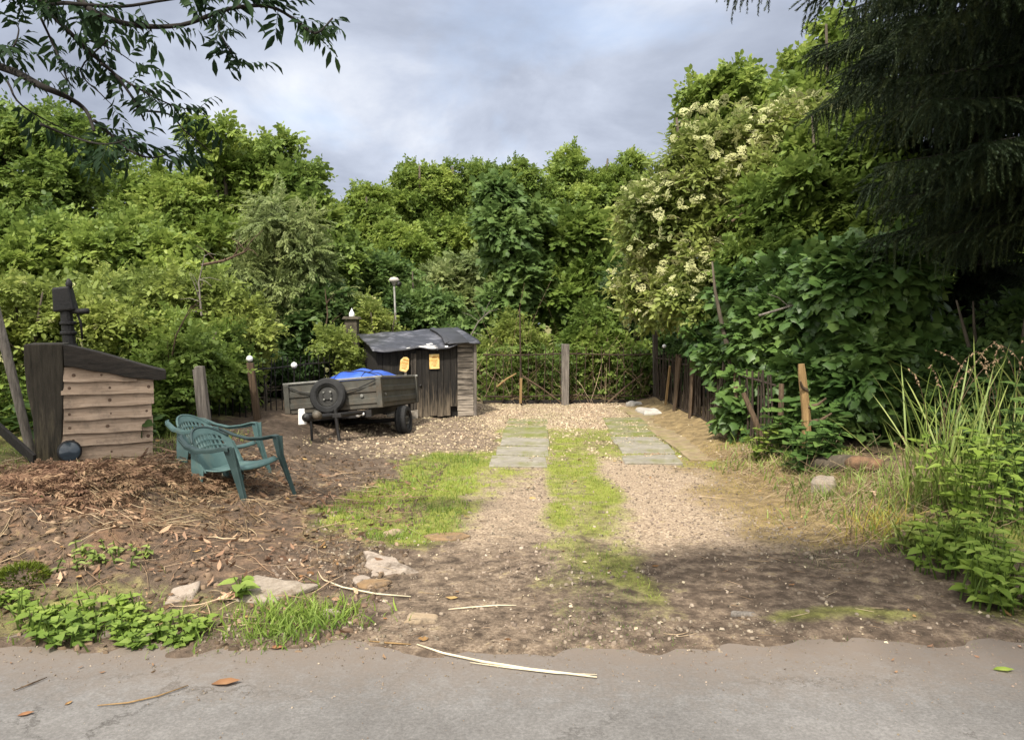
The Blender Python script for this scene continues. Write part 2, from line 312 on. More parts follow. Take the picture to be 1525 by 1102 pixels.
# ---- road
def road_mat():
    m, nt, ns, ln = new_mat('worn_asphalt'); out = node(ns, 'ShaderNodeOutputMaterial'); b = node(ns, 'ShaderNodeBsdfPrincipled')
    tc = node(ns, 'ShaderNodeTexCoord')
    def nz(scale, det, ro=.6):
        n = node(ns, 'ShaderNodeTexNoise'); n.inputs['Scale'].default_value = scale; n.inputs['Detail'].default_value = det; n.inputs['Roughness'].default_value = ro
        ln.new(tc.outputs['Object'], n.inputs['Vector']); return n
    big, fine, blot = nz(1.1, 6), nz(60, 10, .85), nz(11, 10, .75)
    r1 = ramp(ns, [(.35, (.122, .116, .111)), (.65, (.175, .167, .160))]); ln.new(big.outputs[0], r1.inputs[0])
    r2 = ramp(ns, [(.46, (0, 0, 0)), (.5, (1, 1, 1))]); ln.new(blot.outputs[0], r2.inputs[0])
    mx = node(ns, 'ShaderNodeMix', data_type='RGBA', blend_type='MULTIPLY'); ln.new(r2.outputs[0], mx.inputs[0]); ln.new(r1.outputs[0], mx.inputs[6]); mx.inputs[7].default_value = (.90, .895, .89, 1)
    r3 = ramp(ns, [(.32, (.45, .445, .44)), (.5, (.95, .95, .95)), (.64, (1.45, 1.44, 1.42))]); ln.new(fine.outputs[0], r3.inputs[0])
    m2 = node(ns, 'ShaderNodeMix', data_type='RGBA', blend_type='MULTIPLY'); m2.inputs[0].default_value = .8; ln.new(mx.outputs[2], m2.inputs[6]); ln.new(r3.outputs[0], m2.inputs[7])
    vo = node(ns, 'ShaderNodeTexVoronoi', feature='DISTANCE_TO_EDGE'); vo.inputs['Scale'].default_value = 1.1
    wd = node(ns, 'ShaderNodeVectorMath', operation='MULTIPLY_ADD'); ln.new(blot.outputs['Color'], wd.inputs[0]); wd.inputs[1].default_value = (.35, .35, .35); ln.new(tc.outputs['Object'], wd.inputs[2]); ln.new(wd.outputs[0], vo.inputs['Vector'])
    rk = ramp(ns, [(.0, (.35, .33, .31)), (.014, (1, 1, 1))]); ln.new(vo.outputs['Distance'], rk.inputs[0])
    m5 = node(ns, 'ShaderNodeMix', data_type='RGBA', blend_type='MULTIPLY'); ln.new(r1.outputs[0], m5.inputs[6]); ln.new(rk.outputs[0], m5.inputs[7])
    kf = ramp(ns, [(.44, (0, 0, 0)), (.56, (.9, .9, .9))]); ln.new(big.outputs[0], kf.inputs[0]); ln.new(kf.outputs[0], m5.inputs[0]); ln.new(m5.outputs[2], mx.inputs[6])
    # silt washed over the edge
    sp = node(ns, 'ShaderNodeSeparateXYZ'); ln.new(tc.outputs['Object'], sp.inputs[0])
    ad = node(ns, 'ShaderNodeMath', operation='MULTIPLY_ADD'); ln.new(blot.outputs[0], ad.inputs[0]); ad.inputs[1].default_value = .9; ln.new(sp.outputs['Y'], ad.inputs[2])
    mr = node(ns, 'ShaderNodeMapRange'); mr.inputs[1].default_value = 3.5; mr.inputs[2].default_value = 4.1; ln.new(ad.outputs[0], mr.inputs[0])
    m3 = node(ns, 'ShaderNodeMix', data_type='RGBA'); ln.new(mr.outputs[0], m3.inputs[0]); ln.new(m2.outputs[2], m3.inputs[6]); m3.inputs[7].default_value = (.15, .122, .10, 1)
    ln.new(m3.outputs[2], b.inputs['Base Color']); b.inputs['Roughness'].default_value = .88; b.inputs['Specular IOR Level'].default_value = .3
    bp = node(ns, 'ShaderNodeBump'); bp.inputs['Strength'].default_value = .5; bp.inputs['Distance'].default_value = .006
    ln.new(fine.outputs[0], bp.inputs['Height']); ln.new(bp.outputs[0], b.inputs['Normal']); ln.new(b.outputs[0], out.inputs[0]); return m
M['road'] = road_mat()

# ---- ground: zones stored per vertex (what the ground is made of there), detail by noise
def ground_mat():
    m, nt, ns, ln = new_mat('earth_and_gravel'); out = node(ns, 'ShaderNodeOutputMaterial'); b = node(ns, 'ShaderNodeBsdfPrincipled')
    tc = node(ns, 'ShaderNodeTexCoord')
    def nz(scale, det, ro=.65):
        n = node(ns, 'ShaderNodeTexNoise'); n.inputs['Scale'].default_value = scale; n.inputs['Detail'].default_value = det; n.inputs['Roughness'].default_value = ro
        ln.new(tc.outputs['Object'], n.inputs['Vector']); return n
    n1, n2, n3 = nz(9, 10), nz(55, 6), nz(2.5, 8)
    def att(nm):
        a = node(ns, 'ShaderNodeAttribute'); a.attribute_name = nm; return a.outputs['Fac']
    soil = ramp(ns, [(.3, (.050, .037, .027)), (.55, (.12, .088, .064)), (.75, (.21, .16, .12))]); ln.new(n1.outputs[0], soil.inputs[0])
    grav = ramp(ns, [(.28, (.15, .108, .075)), (.5, (.33, .25, .175)), (.72, (.52, .43, .32))]); ln.new(n2.outputs[0], grav.inputs[0])
    mossc = ramp(ns, [(.3, (.14, .15, .03)), (.7, (.27, .285, .065))]); ln.new(n1.outputs[0], mossc.inputs[0])
    och = ramp(ns, [(.3, (.115, .085, .045)), (.7, (.32, .235, .12))]); ln.new(n1.outputs[0], och.inputs[0])
    clay = ramp(ns, [(.3, (.10, .058, .034)), (.7, (.26, .15, .085))]); ln.new(n1.outputs[0], clay.inputs[0])
    col = soil.outputs[0]
    for nm, c in (('pale', grav), ('ochre', och), ('clay', clay), ('moss', mossc)):
        ad = node(ns, 'ShaderNodeMath', operation='MULTIPLY_ADD'); ln.new(n1.outputs[0], ad.inputs[0]); ad.inputs[1].default_value = 1.4
        sb = node(ns, 'ShaderNodeMath', operation='SUBTRACT'); ln.new(att(nm), sb.inputs[0]); sb.inputs[1].default_value = .70
        ln.new(sb.outputs[0], ad.inputs[2])
        mr = node(ns, 'ShaderNodeMapRange'); mr.inputs[1].default_value = .15; mr.inputs[2].default_value = .95; ln.new(ad.outputs[0], mr.inputs[0])
        mx = node(ns, 'ShaderNodeMix', data_type='RGBA'); ln.new(mr.outputs[0], mx.inputs[0]); ln.new(col, mx.inputs[6]); ln.new(c.outputs[0], mx.inputs[7]); col = mx.outputs[2]
    rr = ramp(ns, [(.3, (.7, .7, .7)), (.7, (1.2, 1.2, 1.2))]); ln.new(n2.outputs[0], rr.inputs[0])
    mm = node(ns, 'ShaderNodeMix', data_type='RGBA', blend_type='MULTIPLY'); mm.inputs[0].default_value = .8; ln.new(col, mm.inputs[6]); ln.new(rr.outputs[0], mm.inputs[7])
    ln.new(mm.outputs[2], b.inputs['Base Color']); b.inputs['Roughness'].default_value = .95; b.inputs['Specular IOR Level'].default_value = .15
    bp = node(ns, 'ShaderNodeBump'); bp.inputs['Strength'].default_value = .7; bp.inputs['Distance'].default_value = .02
    ln.new(n2.outputs[0], bp.inputs['Height']); bp2 = node(ns, 'ShaderNodeBump'); bp2.inputs['Strength'].default_value = .6; bp2.inputs['Distance'].default_value = .04
    ln.new(n1.outputs[0], bp2.inputs['Height']); ln.new(bp.outputs[0], bp2.inputs['Normal']); ln.new(bp2.outputs[0], b.inputs['Normal'])
    ln.new(b.outputs[0], out.inputs[0]); return m
M['ground'] = ground_mat()

# zone masks -------------------------------------------------------------
def warp(x, y):
    return x + (vnoise(x, y, .7, 21) - .5) * .4 + (vnoise(x, y, .2, 23) - .5) * .24, y + (vnoise(x, y, .7, 22) - .5) * .5 + (vnoise(x, y, .2, 24) - .5) * .2
def zones(x, y):
    X, Y = warp(x, y)
    u = X - 0.05 * Y
    # moss / grass : strip between the wheel tracks, left patch, verge
    us = u * .35 + (x - .05 * y) * .65; strip = .95 * sm(-.16, .10, us) * (1 - sm(.42, .72, us)) * sm(4.9, 6.2, Y) * (1 - sm(10.0, 11.2, Y))
    strip_near = .50 * sm(-.3, .1, u) * (1 - sm(.5, .9, u)) * sm(4.2, 4.6, Y) * (1 - sm(5.2, 5.8, Y))
    lx = -1.15 + .10 * (Y - 6)
    left = .92 * sm(-.5, -.1, X - lx) * (1 - sm(.35, .95, (X - lx) - .42 * sm(6.2, 8, Y))) * sm(5.2, 5.7, Y) * (1 - sm(8.9, 9.7, Y))
    right_edge = .75 * sm(1.35, 1.5, u) * (1 - sm(1.6, 1.85, u)) * sm(7.8, 8.4, Y) * (1 - sm(10.2, 11, Y))
    dark = .55 * sm(.1, .9, X) * sm(3.8, 4.1, Y) * (1 - sm(5.0, 5.4, Y)) * sm(.42, .6, vnoise(x, y, .55, 30))
    vl = .30 * sm(-.95, -1.3, X) * sm(3.75, 3.85, Y) * (1 - sm(4.1, 4.4, Y))
    gslab = .6 * sm(-.8, -.6, u) * (1 - sm(1.5, 1.7, u)) * sm(8.2, 9, Y) * (1 - sm(10.8, 11.6, Y))
    moss = np.clip(np.maximum.reduce([strip, strip_near, left, right_edge, dark, vl, gslab]), 0, 1)
    och = sm(1.45, 2.05, X - .25 * sm(8, 10, Y)) * sm(4.9, 5.7, Y) * (1 - sm(14, 14.8, Y)) * (1 - .5 * sm(2.8, 3.4, X))
    t1 = sm(-1.0, -.65, u) * (1 - sm(.05, .45, u)); t2 = sm(.22, .55, u) * (1 - sm(1.5, 2.1, u))
    pale = np.maximum(t1 * .8, t2 * .95) * sm(4.6, 5.6, Y) * (1 - sm(9, 10, Y))
    yard = .88 * sm(-1.1, .1, X) * (1 - sm(1.9, 2.3, X)) * sm(9.2, 11.2, Y) * (1 - sm(15, 15.4, Y))
    yard2 = .40 * sm(-3.0, -1.5, X) * (1 - sm(1.9, 2.4, X)) * sm(8.2, 9.4, Y) * (1 - sm(13, 14, Y))
    near = (.34 - .12 * sm(.1, .9, X)) * sm(-1.4, -.6, X) * (1 - sm(2.6, 3.2, X)) * sm(3.4, 3.7, Y) * (1 - sm(5, 5.6, Y))
    pale = np.maximum.reduce([pale, yard, yard2, near])
    clay = .62 * sm(.40, .62, vnoise(x, y, .55, 33)) * sm(-1.7, -2.6, X) * sm(4.3, 4.9, Y) * (1 - sm(6.2, 6.8, Y))
    clay = np.maximum(clay, .30 * sm(-.9, -1.4, X) * sm(4.0, 4.5, Y) * (1 - sm(6.5, 7.2, Y)))
    moss = moss * (.62 + .6 * sm(.3, .62, .6 * vnoise(x, y, .28, 61) + .4 * vnoise(x, y, .09, 62)))
    fo = np.clip(sm(3.4, 4.2, np.abs(x)) * sm(3.8, 4.4, y) + sm(15.2, 16, y), 0, 1)      # undergrowth floor
    return dict(pale=pale * (1 - fo), ochre=och * (1 - fo), clay=clay, moss=np.maximum(moss * (1 - fo), .5 * fo))

def graded(lo, hi, step, far):
    return np.array(sorted(set([round(v, 4) for v in np.arange(lo, hi + 1e-6, step)] + far)))
gx = graded(-5.2, 5.2, .045, [-600, -250, -100, -50, -30, -20, -14, -10, -8, -7, -6, 6, 7, 8, 10, 14, 20, 30, 50, 100, 250, 600])
gy = graded(3.3, 9.0, .045, [-600, -200, -60, -20, -6, 0, 2, 3] + [9 + .09 * i for i in range(1, 78)] + [17, 18, 20, 24, 30, 45, 80, 150, 300, 600])
GX, GY = np.meshgrid(gx, gy)
GZ = hgt(GX, GY)
nx, ny = len(gx), len(gy)
idx = np.arange(nx * ny).reshape(ny, nx)
Fq = np.stack([idx[:-1, :-1], idx[:-1, 1:], idx[1:, 1:], idx[1:, :-1]], -1).reshape(-1, 4)
Z = zones(GX.ravel(), GY.ravel())
g = mesh_np('ground', np.stack([GX.ravel(), GY.ravel(), GZ.ravel()], -1), Fq, M['ground'], colattr=Z, smooth=True)
tag(g, kind='structure')
mb = MB(); mb.grid(lambda a, b: (-60 + 120 * a, -3.2 + 7.3 * b, 0.0), 40, 8)
rd = mb.build('road', M['road']); tag(rd, kind='structure')

# ------------------------------------------------------------------ scatter engine
def norm(v): return v / np.maximum(np.linalg.norm(v, axis=-1, keepdims=True), 1e-9)
def frames(X, Zr):
    X = norm(X); Y = norm(np.cross(Zr, X)); Zz = np.cross(X, Y)
    return X, Y, Zz
def scatter(tpls, pos, X, Zr, scale, rng, rndbase=None, rspread=.45):
    """instance triangle templates [(V,F,r)] into one big mesh"""
    X, Y, Zz = frames(X, Zr); scale = np.broadcast_to(scale, (len(pos),))
    which = rng.integers(0, len(tpls), len(pos)); Vs, Fs, Rs = [], [], []; base = 0
    for k, (tv, tf, tr) in enumerate(tpls):
        s = np.where(which == k)[0]
        if not len(s): continue
        loc = tv[None] * scale[s][:, None, None]
        w = pos[s][:, None] + loc[..., 0:1] * X[s][:, None] + loc[..., 1:2] * Y[s][:, None] + loc[..., 2:3] * Zz[s][:, None]
        n, kk = len(s), len(tv)
        f = tf[None] + (np.arange(n) * kk)[:, None, None] + base
        rb = (rng.random(n) if rndbase is None else rndbase[s])[:, None]
        Rs.append(np.clip(rb * (1 - rspread) + tr[None] * rspread, 0, 1).ravel())
        Vs.append(w.reshape(-1, 3)); Fs.append(f.reshape(-1, 3)); base += n * kk
    return np.concatenate(Vs), np.concatenate(Fs), np.concatenate(Rs)

def leaf_oval(w=.28, fold=.07, droop=.10):
    v = np.array([[0, 0, 0], [.42, w, fold], [1, 0, -droop], [.42, -w, fold]], float)
    return v, np.array([[0, 2, 1], [0, 3, 2]])
def leaf_round(w=.34):
    v = np.array([[0, 0, 0], [.22, w * .85, .05], [.62, w * .9, .03], [1, 0, -.12], [.62, -w * .9, .03], [.22, -w * .85, .05]], float)
    return v, np.array([[0, 3, 2], [0, 2, 1], [0, 5, 4], [0, 4, 3]])
def leaf_long(w=.2, droop=.18):
    v = np.array([[0, 0, 0], [.25, w * .8, .03], [.6, w, .02], [1, 0, -droop], [.6, -w, .02], [.25, -w * .8, .03], [.45, 0, -.02]], float)
    return v, np.array([[0, 6, 1], [1, 6, 2], [2, 6, 3], [3, 6, 4], [4, 6, 5], [5, 6, 0]])
def leaf_palm():
    pr = [(0, 0), (.03, .20), (.14, .40), (.33, .34), (.52, .43), (.70, .22), (1, 0)]
    pts = pr + [(x, -y) for x, y in reversed(pr[1:-1])]
    v = [[.32, 0, .05]] + [[x, y, -.10 * (abs(y) * 1.2) - .12 * x * x] for x, y in pts]
    n = len(pts)
    return np.array(v, float), np.array([[0, 1 + i, 1 + (i + 1) % n] for i in range(n)])
def leaf_ovate(w=.30):
    pr = [(0, 0), (.08, .16), (.28, w), (.6, w * .72), (1, 0)]
    pts = pr + [(x, -y) for x, y in reversed(pr[1:-1])]
    v = [[.4, 0, -.03]] + [[x, y, .10 * abs(y) / w * .6 - .22 * x * x] for x, y in pts]; n = len(pts)
    return np.array(v, float), np.array([[0, 1 + i, 1 + (i + 1) % n] for i in range(n)])
def spray(leaf, m, ll, rng, spread=55, hang=0.0, stem=True, tilt=.35):
    """twig along +x of length 1 bearing m leaves"""
    lv, lf = leaf; Vs, Fs, Rs = [], [], []; b = 0
    for i in range(m):
        t = .12 + .88 * i / max(1, m - 1); side = 1 if i % 2 else -1
        a = R(spread + rng.uniform(-18, 18)) * side * (1 - .75 * (t > .97))
        d = np.array([math.cos(a), math.sin(a), rng.uniform(-tilt, tilt) - hang]); d /= np.linalg.norm(d)
        up = np.array([rng.uniform(-.4, .4), rng.uniform(-.4, .4), 1.0]); y = np.cross(up, d); y /= np.linalg.norm(y); z = np.cross(d, y)
        s = ll * rng.uniform(.5, 1.25)
        p = np.array([t, 0, -.12 * t * t + rng.uniform(-.03, .03)])
        w = p + s * (lv[:, :1] * d + lv[:, 1:2] * y + lv[:, 2:3] * z)
        Vs.append(w); Fs.append(lf + b); b += len(lv); Rs.append(np.full(len(lv), rng.random()))
    if stem:
        w = .012
        Vs.append(np.array([[0, -w, 0], [0, w, 0], [1, 0, -.12]])); Fs.append(np.array([[0, 1, 2]]) + b); Rs.append(np.zeros(3))
    return np.concatenate(Vs), np.concatenate(Fs), np.concatenate(Rs)
_r = np.random.default_rng(3)
T = {}
T['broad'] = [spray(leaf_round(.33), 10, .36, _r, 66, .05, True, .75) for _ in range(6)]
T['small'] = [spray(leaf_round(.32), 12, .28, _r, 66, .05, True, .8) for _ in range(6)]
T['pinnate'] = [spray(leaf_round(.25), 9, .36, _r, 60, .2, True, .55) for _ in range(6)]
T['fine'] = [spray(leaf_oval(.17), 22, .22, _r, 40, .35) for _ in range(6)]
T['palm'] = [spray(leaf_palm(), 8, .42, _r, 62, .25, True, .45) for _ in range(6)]
T['palm_small'] = [spray(leaf_palm(), 8, .42, _r, 60, .15, True, .25) for _ in range(6)]
T['cherry'] = [spray(leaf_long(.15), 10, .46, _r, 62, .75, True, .25) for _ in range(6)]
T['ovate'] = [spray(leaf_ovate(), 8, .42, _r, 65, .1, True, .25) for _ in range(6)]
def umbel(rng):
    Vs, Fs = [], []; b = 0
    for i in range(46):
        a, r = rng.uniform(0, 2 * PI), math.sqrt(rng.random()); s = .085
        p = np.array([r * math.cos(a) * .5, r * math.sin(a) * .5, .09 * (1 - r * r)])
        q = np.array([[-s, 0, 0], [0, -s, .02], [s, 0, 0], [0, s, .02]]) @ np.array([[math.cos(a), math.sin(a), 0], [-math.sin(a), math.cos(a), 0], [0, 0, 1]])
        Vs.append(p + q); Fs.append(np.array([[0, 1, 2], [0, 2, 3]]) + b); b += 4
    return np.concatenate(Vs), np.concatenate(Fs), rng.random(b)
T['umbel'] = [umbel(_r) for _ in range(4)]
def needles(rng):
    Vs, Fs = [], []; b = 0
    for i in range(84):
        t = rng.random() ** .9; a = rng.uniform(0, 2 * PI); d = np.array([.75, math.cos(a) * .75, math.sin(a) * .6 - .1]); L = .125 * (1.1 - .4 * t)
        p = np.array([t, 0, -.1 * t * t]); s = np.array([0, -math.sin(a), math.cos(a)]) * .017
        Vs.append(np.array([p - s, p + s, p + d * L])); Fs.append(np.array([[0, 1, 2]]) + b); b += 3
    w = .02
    Vs.append(np.array([[0, -w, 0], [0, w, 0], [1, 0, -.1]])); Fs.append(np.array([[0, 1, 2]]) + b); b += 3
    return np.concatenate(Vs), np.concatenate(Fs), rng.random(b)
T['needle'] = [needles(_r) for _ in range(6)]

def crown_pts(E, n_sub, fsub, n_spray, rng, up=.35, droop=.15, flat=.75):
    """E: list of (centre, radii). -> pos, X, Z of sprays on many small clumps inside the crown volume"""
    wE = np.array([np.prod(r) ** (2 / 3) for c, r in E]); wE /= wE.sum()
    C, Rr = [], []
    for (c, r), w in zip(E, wE):
        n = max(3, int(round(n_sub * w))); d = norm(rng.normal(size=(n, 3))); k = rng.uniform(.25, .9, n) ** .7
        C.append(np.array(c) + d * np.array(r) * k[:, None]); Rr.append(fsub * np.mean(r) * rng.uniform(.6, 1.35, n))
    C, Rr = np.concatenate(C), np.concatenate(Rr)
    p = Rr ** 2 / (Rr ** 2).sum(); s = rng.choice(len(C), n_spray, p=p)
    d = norm(rng.normal(size=(n_spray, 3)) + np.array([0, 0, up]))
    k = rng.uniform(.25, 1.0, n_spray) ** .5; k = np.where(rng.random(n_spray) < .13, rng.uniform(1.0, 1.55, n_spray), k)
    pos = C[s] + d * (Rr[s] * k)[:, None] * np.array([1, 1, flat])
    X = norm(d * .7 + rng.normal(size=(n_spray, 3)) * .6 + np.array([0, 0, -droop]))
    Zr = norm(np.array([0, 0, 1.0]) + d * .5 + rng.normal(size=(n_spray, 3)) * .4)
    crnd = rng.random(len(C))[s]
    return pos, X, Zr, C, Rr, np.clip(.45 * crnd + .55 * rng.random(n_spray), 0, 1)

def plant(name, label, cat, base, E, tpl, mat, n_spray, ssize, n_sub=40, fsub=.33, trunk_r=.12, seed=0, group=None, up=.35, droop=.15,
          flowers=0, fsize=.2, multi=1, bark='bark', limbs=9, zmin=.05, flat=.75):
    rng = np.random.default_rng(100 + seed)
    bz = hz(base[0], base[1])
    root = empty(name, (base[0], base[1], bz), label=label, cat=cat, group=group)
    pos, X, Zr, C, Rr, rb = crown_pts(E, n_sub, fsub, n_spray, rng, up, droop, flat)
    ok = pos[:, 2] > hgt(pos[:, 0], pos[:, 1]) + zmin; pos, X, Zr, rb = pos[ok], X[ok], Zr[ok], rb[ok]
    V, F, Rn = scatter(T[tpl], pos, X, Zr, ssize * rng.uniform(.6, 1.25, len(pos)), rng, rb, .4)
    V[:, 2] = np.maximum(V[:, 2], hgt(V[:, 0], V[:, 1]) + .005)
    mesh_np('crown', V, F, M[mat], root, Rn)
    t = MB(); cz = np.mean([c for c, r in E], 0); top = max(c[2] + r[2] * .6 for c, r in E)
    for k in range(multi):
        off = np.array([random.uniform(-.25, .25), random.uniform(-.15, .15), 0]) * (multi > 1)
        b = np.array([base[0], base[1], bz - .05]) + off
        e = np.array([cz[0], cz[1], top]) + off * 3
        pts = [b + (e - b) * s + np.array([math.sin(s * 5 + k) * .12, math.cos(s * 4 + k) * .10, 0]) * s * min(1, top / 4) for s in np.linspace(0, 1, 7)]
        t.tube(pts, [trunk_r * (1 - .82 * s) * (1.25 if s == 0 else 1) for s in np.linspace(0, 1, 7)], 8, jit=.06)
        order = rng.permutation(len(C))[:limbs]
        for i in order:
            s = np.clip((C[i][2] - bz) / max(.3, top - bz) * .65, .12, .9); a = b + (e - b) * s
            mid = (a + C[i]) / 2 + np.array([0, 0, -.08 * np.linalg.norm(C[i] - a)])
            t.tube([a, mid, C[i]], [trunk_r * .42 * (1 - .6 * s), trunk_r * .28 * (1 - .6 * s), trunk_r * .08], 5)
    t.build('trunk', M[bark], root, smooth=True)
    if flowers:
        d = norm(rng.normal(size=(flowers, 3)) + np.array([-.15, -.75, .35])); s = rng.integers(0, len(C), flowers)
        # umbels stand on the outside of the crown
        best = []
        for c, r in E:
            k = max(1, int(flowers / len(E))); dd = norm(rng.normal(size=(k, 3)) * .9 + np.array([-.2, -.6, .4])); best.append(np.array(c) + dd * np.array(r) * rng.uniform(.95, 1.2, k)[:, None])
        fp = np.concatenate(best); fp = fp[fp[:, 2] > .4]; n = len(fp)
        Z2 = norm(np.array([0, -.3, 1.0]) + rng.normal(size=(n, 3)) * .25); X2 = rng.normal(size=(n, 3))
        V, F, Rn = scatter(T['umbel'], fp, X2, Z2, fsize * rng.uniform(.6, 1.25, n), rng)
        mesh_np('blossom', V, F, M['flower'], root, Rn)
    return root
def ell(px, py, rpx, rpy, Y, dep=None):
    c = at(px, py, Y); k = Y / FPX
    return (c, np.array([rpx * k, (dep if dep else rpx * k * .9), rpy * k]))
# ================================================================== BUILT OBJECTS
def V3(*a): return Vector(a)

# ---- small boarded bunker at the left
def bunker():
    zb = .20; cx, cy = -3.73, 7.05
    root = empty('wooden_bunker', (cx, cy, 0), (0, 0, R(25)), label='small bunker clad in pale lapped boards under a dark sloping roof', cat='bunker')
    x0, x1, dep = -.34, .40, .55
    def top(x): t = max(0, (x + .34) / .86); return 1.372 - .14 * t - .15 * t ** 1.5 + .03 * t ** 6
    def bot(x): t = max(0, (x + .34) / .86); return top(x) - (.195 - .085 * t ** 1.5 - .03 * max(0, t) ** 8)
    mb = MB(); n = 9; h = .117; k = MB()
    for i in range(n):
        z = zb + .01 + i * h; dl = random.uniform(-.012, .010); dr = random.uniform(-.012, .012); sag = random.uniform(-.008, .008)
        if i < 3: dl -= .02
        xl, xr = x0 + dl + .012, x1 + dr; tp = z + h + .012; xm = xr
        if z > bot(xr) - .03:
            while xm > xl and z > bot(xm) - .015: xm -= .01
            if xm < xl + .12: continue
        nseg = 6; bf = []
        for j in range(nseg + 1):
            x = xl + (xm - xl) * j / nseg; w = .004 * math.sin(j * 1.7 + i * 2.1); tt = max(min(tp, bot(x) + .03), z + .015)
            bf += [(x, -.058, z + sag * j / nseg + w), (x, -.034, z + sag * j / nseg + w), (x, .008, tt), (x, -.010, tt)]
        fs = []
        for j in range(nseg):
            a, b = j * 4, j * 4 + 4
            fs += [(a + q, b + q, b + (q + 1) % 4, a + (q + 1) % 4) for q in range(4)]
        fs += [(0, 1, 2, 3), tuple(nseg * 4 + q for q in (3, 2, 1, 0))]; mb.add(bf, fs)
        for fx in (random.uniform(.06, .14), random.uniform(.48, .54), random.uniform(.88, .95)):
            if xl + (xm - xl) * fx < xm - .03 and random.random() < .7: k.lathe((xl + (xm - xl) * fx, -.0395, z + random.uniform(.05, .06)), (0, -1, .33), [(random.uniform(.010, .018), 0), (.008, .002), (.0, .0025)], 9)
    cl = mb.build('cladding', M['wood_pale'], root, local=True); k.build('nail_heads', M['knot'], cl, local=True)
    w = MB(); w.hexa([(x0, .02, 0), (x1 - .02, .02, 0), (x1 - .02, dep, 0), (x0, dep, 0)], [(x0, .02, bot(x0) + .05), (x1 - .02, .02, bot(x1) + .03), (x1 - .02, dep, bot(x1) + .03), (x0, dep, bot(x0) + .05)]); w.build('inner_box', M['wood_charred'], root, local=True)
    s = MB()
    secs = [(.0, -.55, -.345), (.35, -.555, -.35), (.70, -.565, -.335), (.95, -.60, -.318), (1.2, -.615, -.312), (1.368, -.61, -.31)]; vs = []
    for z, a, b in secs: vs += [(a, -.03, z), (b, -.045, z), (b, dep, z), (a, dep, z)]
    fs = [(3, 2, 1, 0), tuple(len(secs) * 4 - 4 + q for q in range(4))]
    for j in range(len(secs) - 1): fs += [(j * 4 + q, j * 4 + (q + 1) % 4, j * 4 + 4 + (q + 1) % 4, j * 4 + 4 + q) for q in range(4)]
    s.add(vs, fs); s.build('side_post', M['wood_post'], root, local=True, bevel=.012)
    vs = []; m = 15; fs = []
    for j in range(m):
        x = -.305 + .825 * j / (m - 1); o = .085 + .006 * math.sin(j * .9)
        vs += [(x, -o, top(x)), (x, dep + .04, top(x) - .02), (x, dep + .04, bot(x) - .01), (x, -o + .006, bot(x) + .004 * math.sin(j * 1.3))]
    for j in range(m - 1): fs += [(j * 4 + q, j * 4 + (q + 1) % 4, j * 4 + 4 + (q + 1) % 4, j * 4 + 4 + q) for q in range(4)]
    fs += [(3, 2, 1, 0), tuple((m - 1) * 4 + q for q in range(4))]
    r = MB(); r.add(vs, fs); r.build('roof', M['wood_roof'], root, local=True, bevel=.008)
M['knot'] = noise_mat('knot', [(.3, (.05, .03, .02)), (.7, (.12, .075, .05))], 20, .85, .1, 40)
M['wood_roof'] = noise_mat('wood_roof', [(.3, (.010, .009, .008)), (.7, (.045, .037, .030))], 6, .85, .6, 35, (1, 5, 6))
bunker()

def pump():
    b = at(101, 512, 7.95); x, y = b[0], b[1]
    root = empty('iron_pump', (x, y, hz(x, y)), label='black iron pump-like post with a blocky head and short side arm behind the boarded bunker', cat='pump')
    m = MB(); top = at(98, 440, 7.95)
    m.tube([(x + .03, y, .1), (x + .02, y, 1.3), (x - .01, y, top[2] - .1)], [.072, .062, .056], 12)
    for z in (1.32, 1.45, 1.55): m.lathe((x + .01, y, z), (0, 0, 1), [(.06, -.02), (.078, -.012), (.078, .012), (.06, .02)], 14)
    m.build('column', M['iron'], root, smooth=False, bevel=.004)
    h = MB(); rot = Euler((0, R(-7), R(12))).to_matrix()
    h.box((x - .02, y, top[2] - .04), (.20, .17, .25), rot, top=(.8, .85)); h.build('head', M['iron'], root, bevel=.02)
    a = MB(); a.tube([(x + .05, y, top[2] - .16), (x + .14, y - .02, top[2] - .165), (x + .235, y - .03, top[2] - .16)], [.03, .028, .032], 9); a.build('spout', M['iron'], root, smooth=True)
    s = MB(); s.tube([(x + .03, y, top[2] + .05), (x + .035, y, top[2] + .12), (x + .03, y, top[2] + .17)], [.022, .035, .012], 9)
    s.tube([(x + .06, y, top[2] - .05), (x + .13, y + .02, top[2] - .28), (x + .14, y + .02, top[2] - .45)], .014, 6); s.build('handle', M['iron'], root, smooth=True)
pump()

def floodlamp():
    c = at(103, 672, 6.86); c[2] = max(c[2], hz(c[0], c[1]) + .1)
    root = empty('ground_lamp', (c[0], c[1], hz(c[0], c[1])), label='small black lamp with a bluish glass face at the foot of the boarded bunker', cat='lamp')
    ax = Vector((.55, -.8, .15)); o = Vector(c)
    m = MB(); m.lathe(o, ax, [(.0, -.11), (.05, -.10), (.085, -.04), (.097, .02), (.10, .035), (.085, .037)], 20); m.build('housing', M['iron'], root, smooth=True)
    q = MB(); q.lathe(o, ax, [(.086, .030), (.05, .040), (.0, .043)], 20); q.build('lens', M['glass_blue'], root, smooth=True)
    w = MB(); w.tube([o + Vector((-.07, .02, .05)), o + Vector((-.12, .0, .10)), o + Vector((-.10, .0, .0)), o + Vector((-.06, 0, -.16))], .009, 6); w.build('bracket', M['iron'], root)
floodlamp()

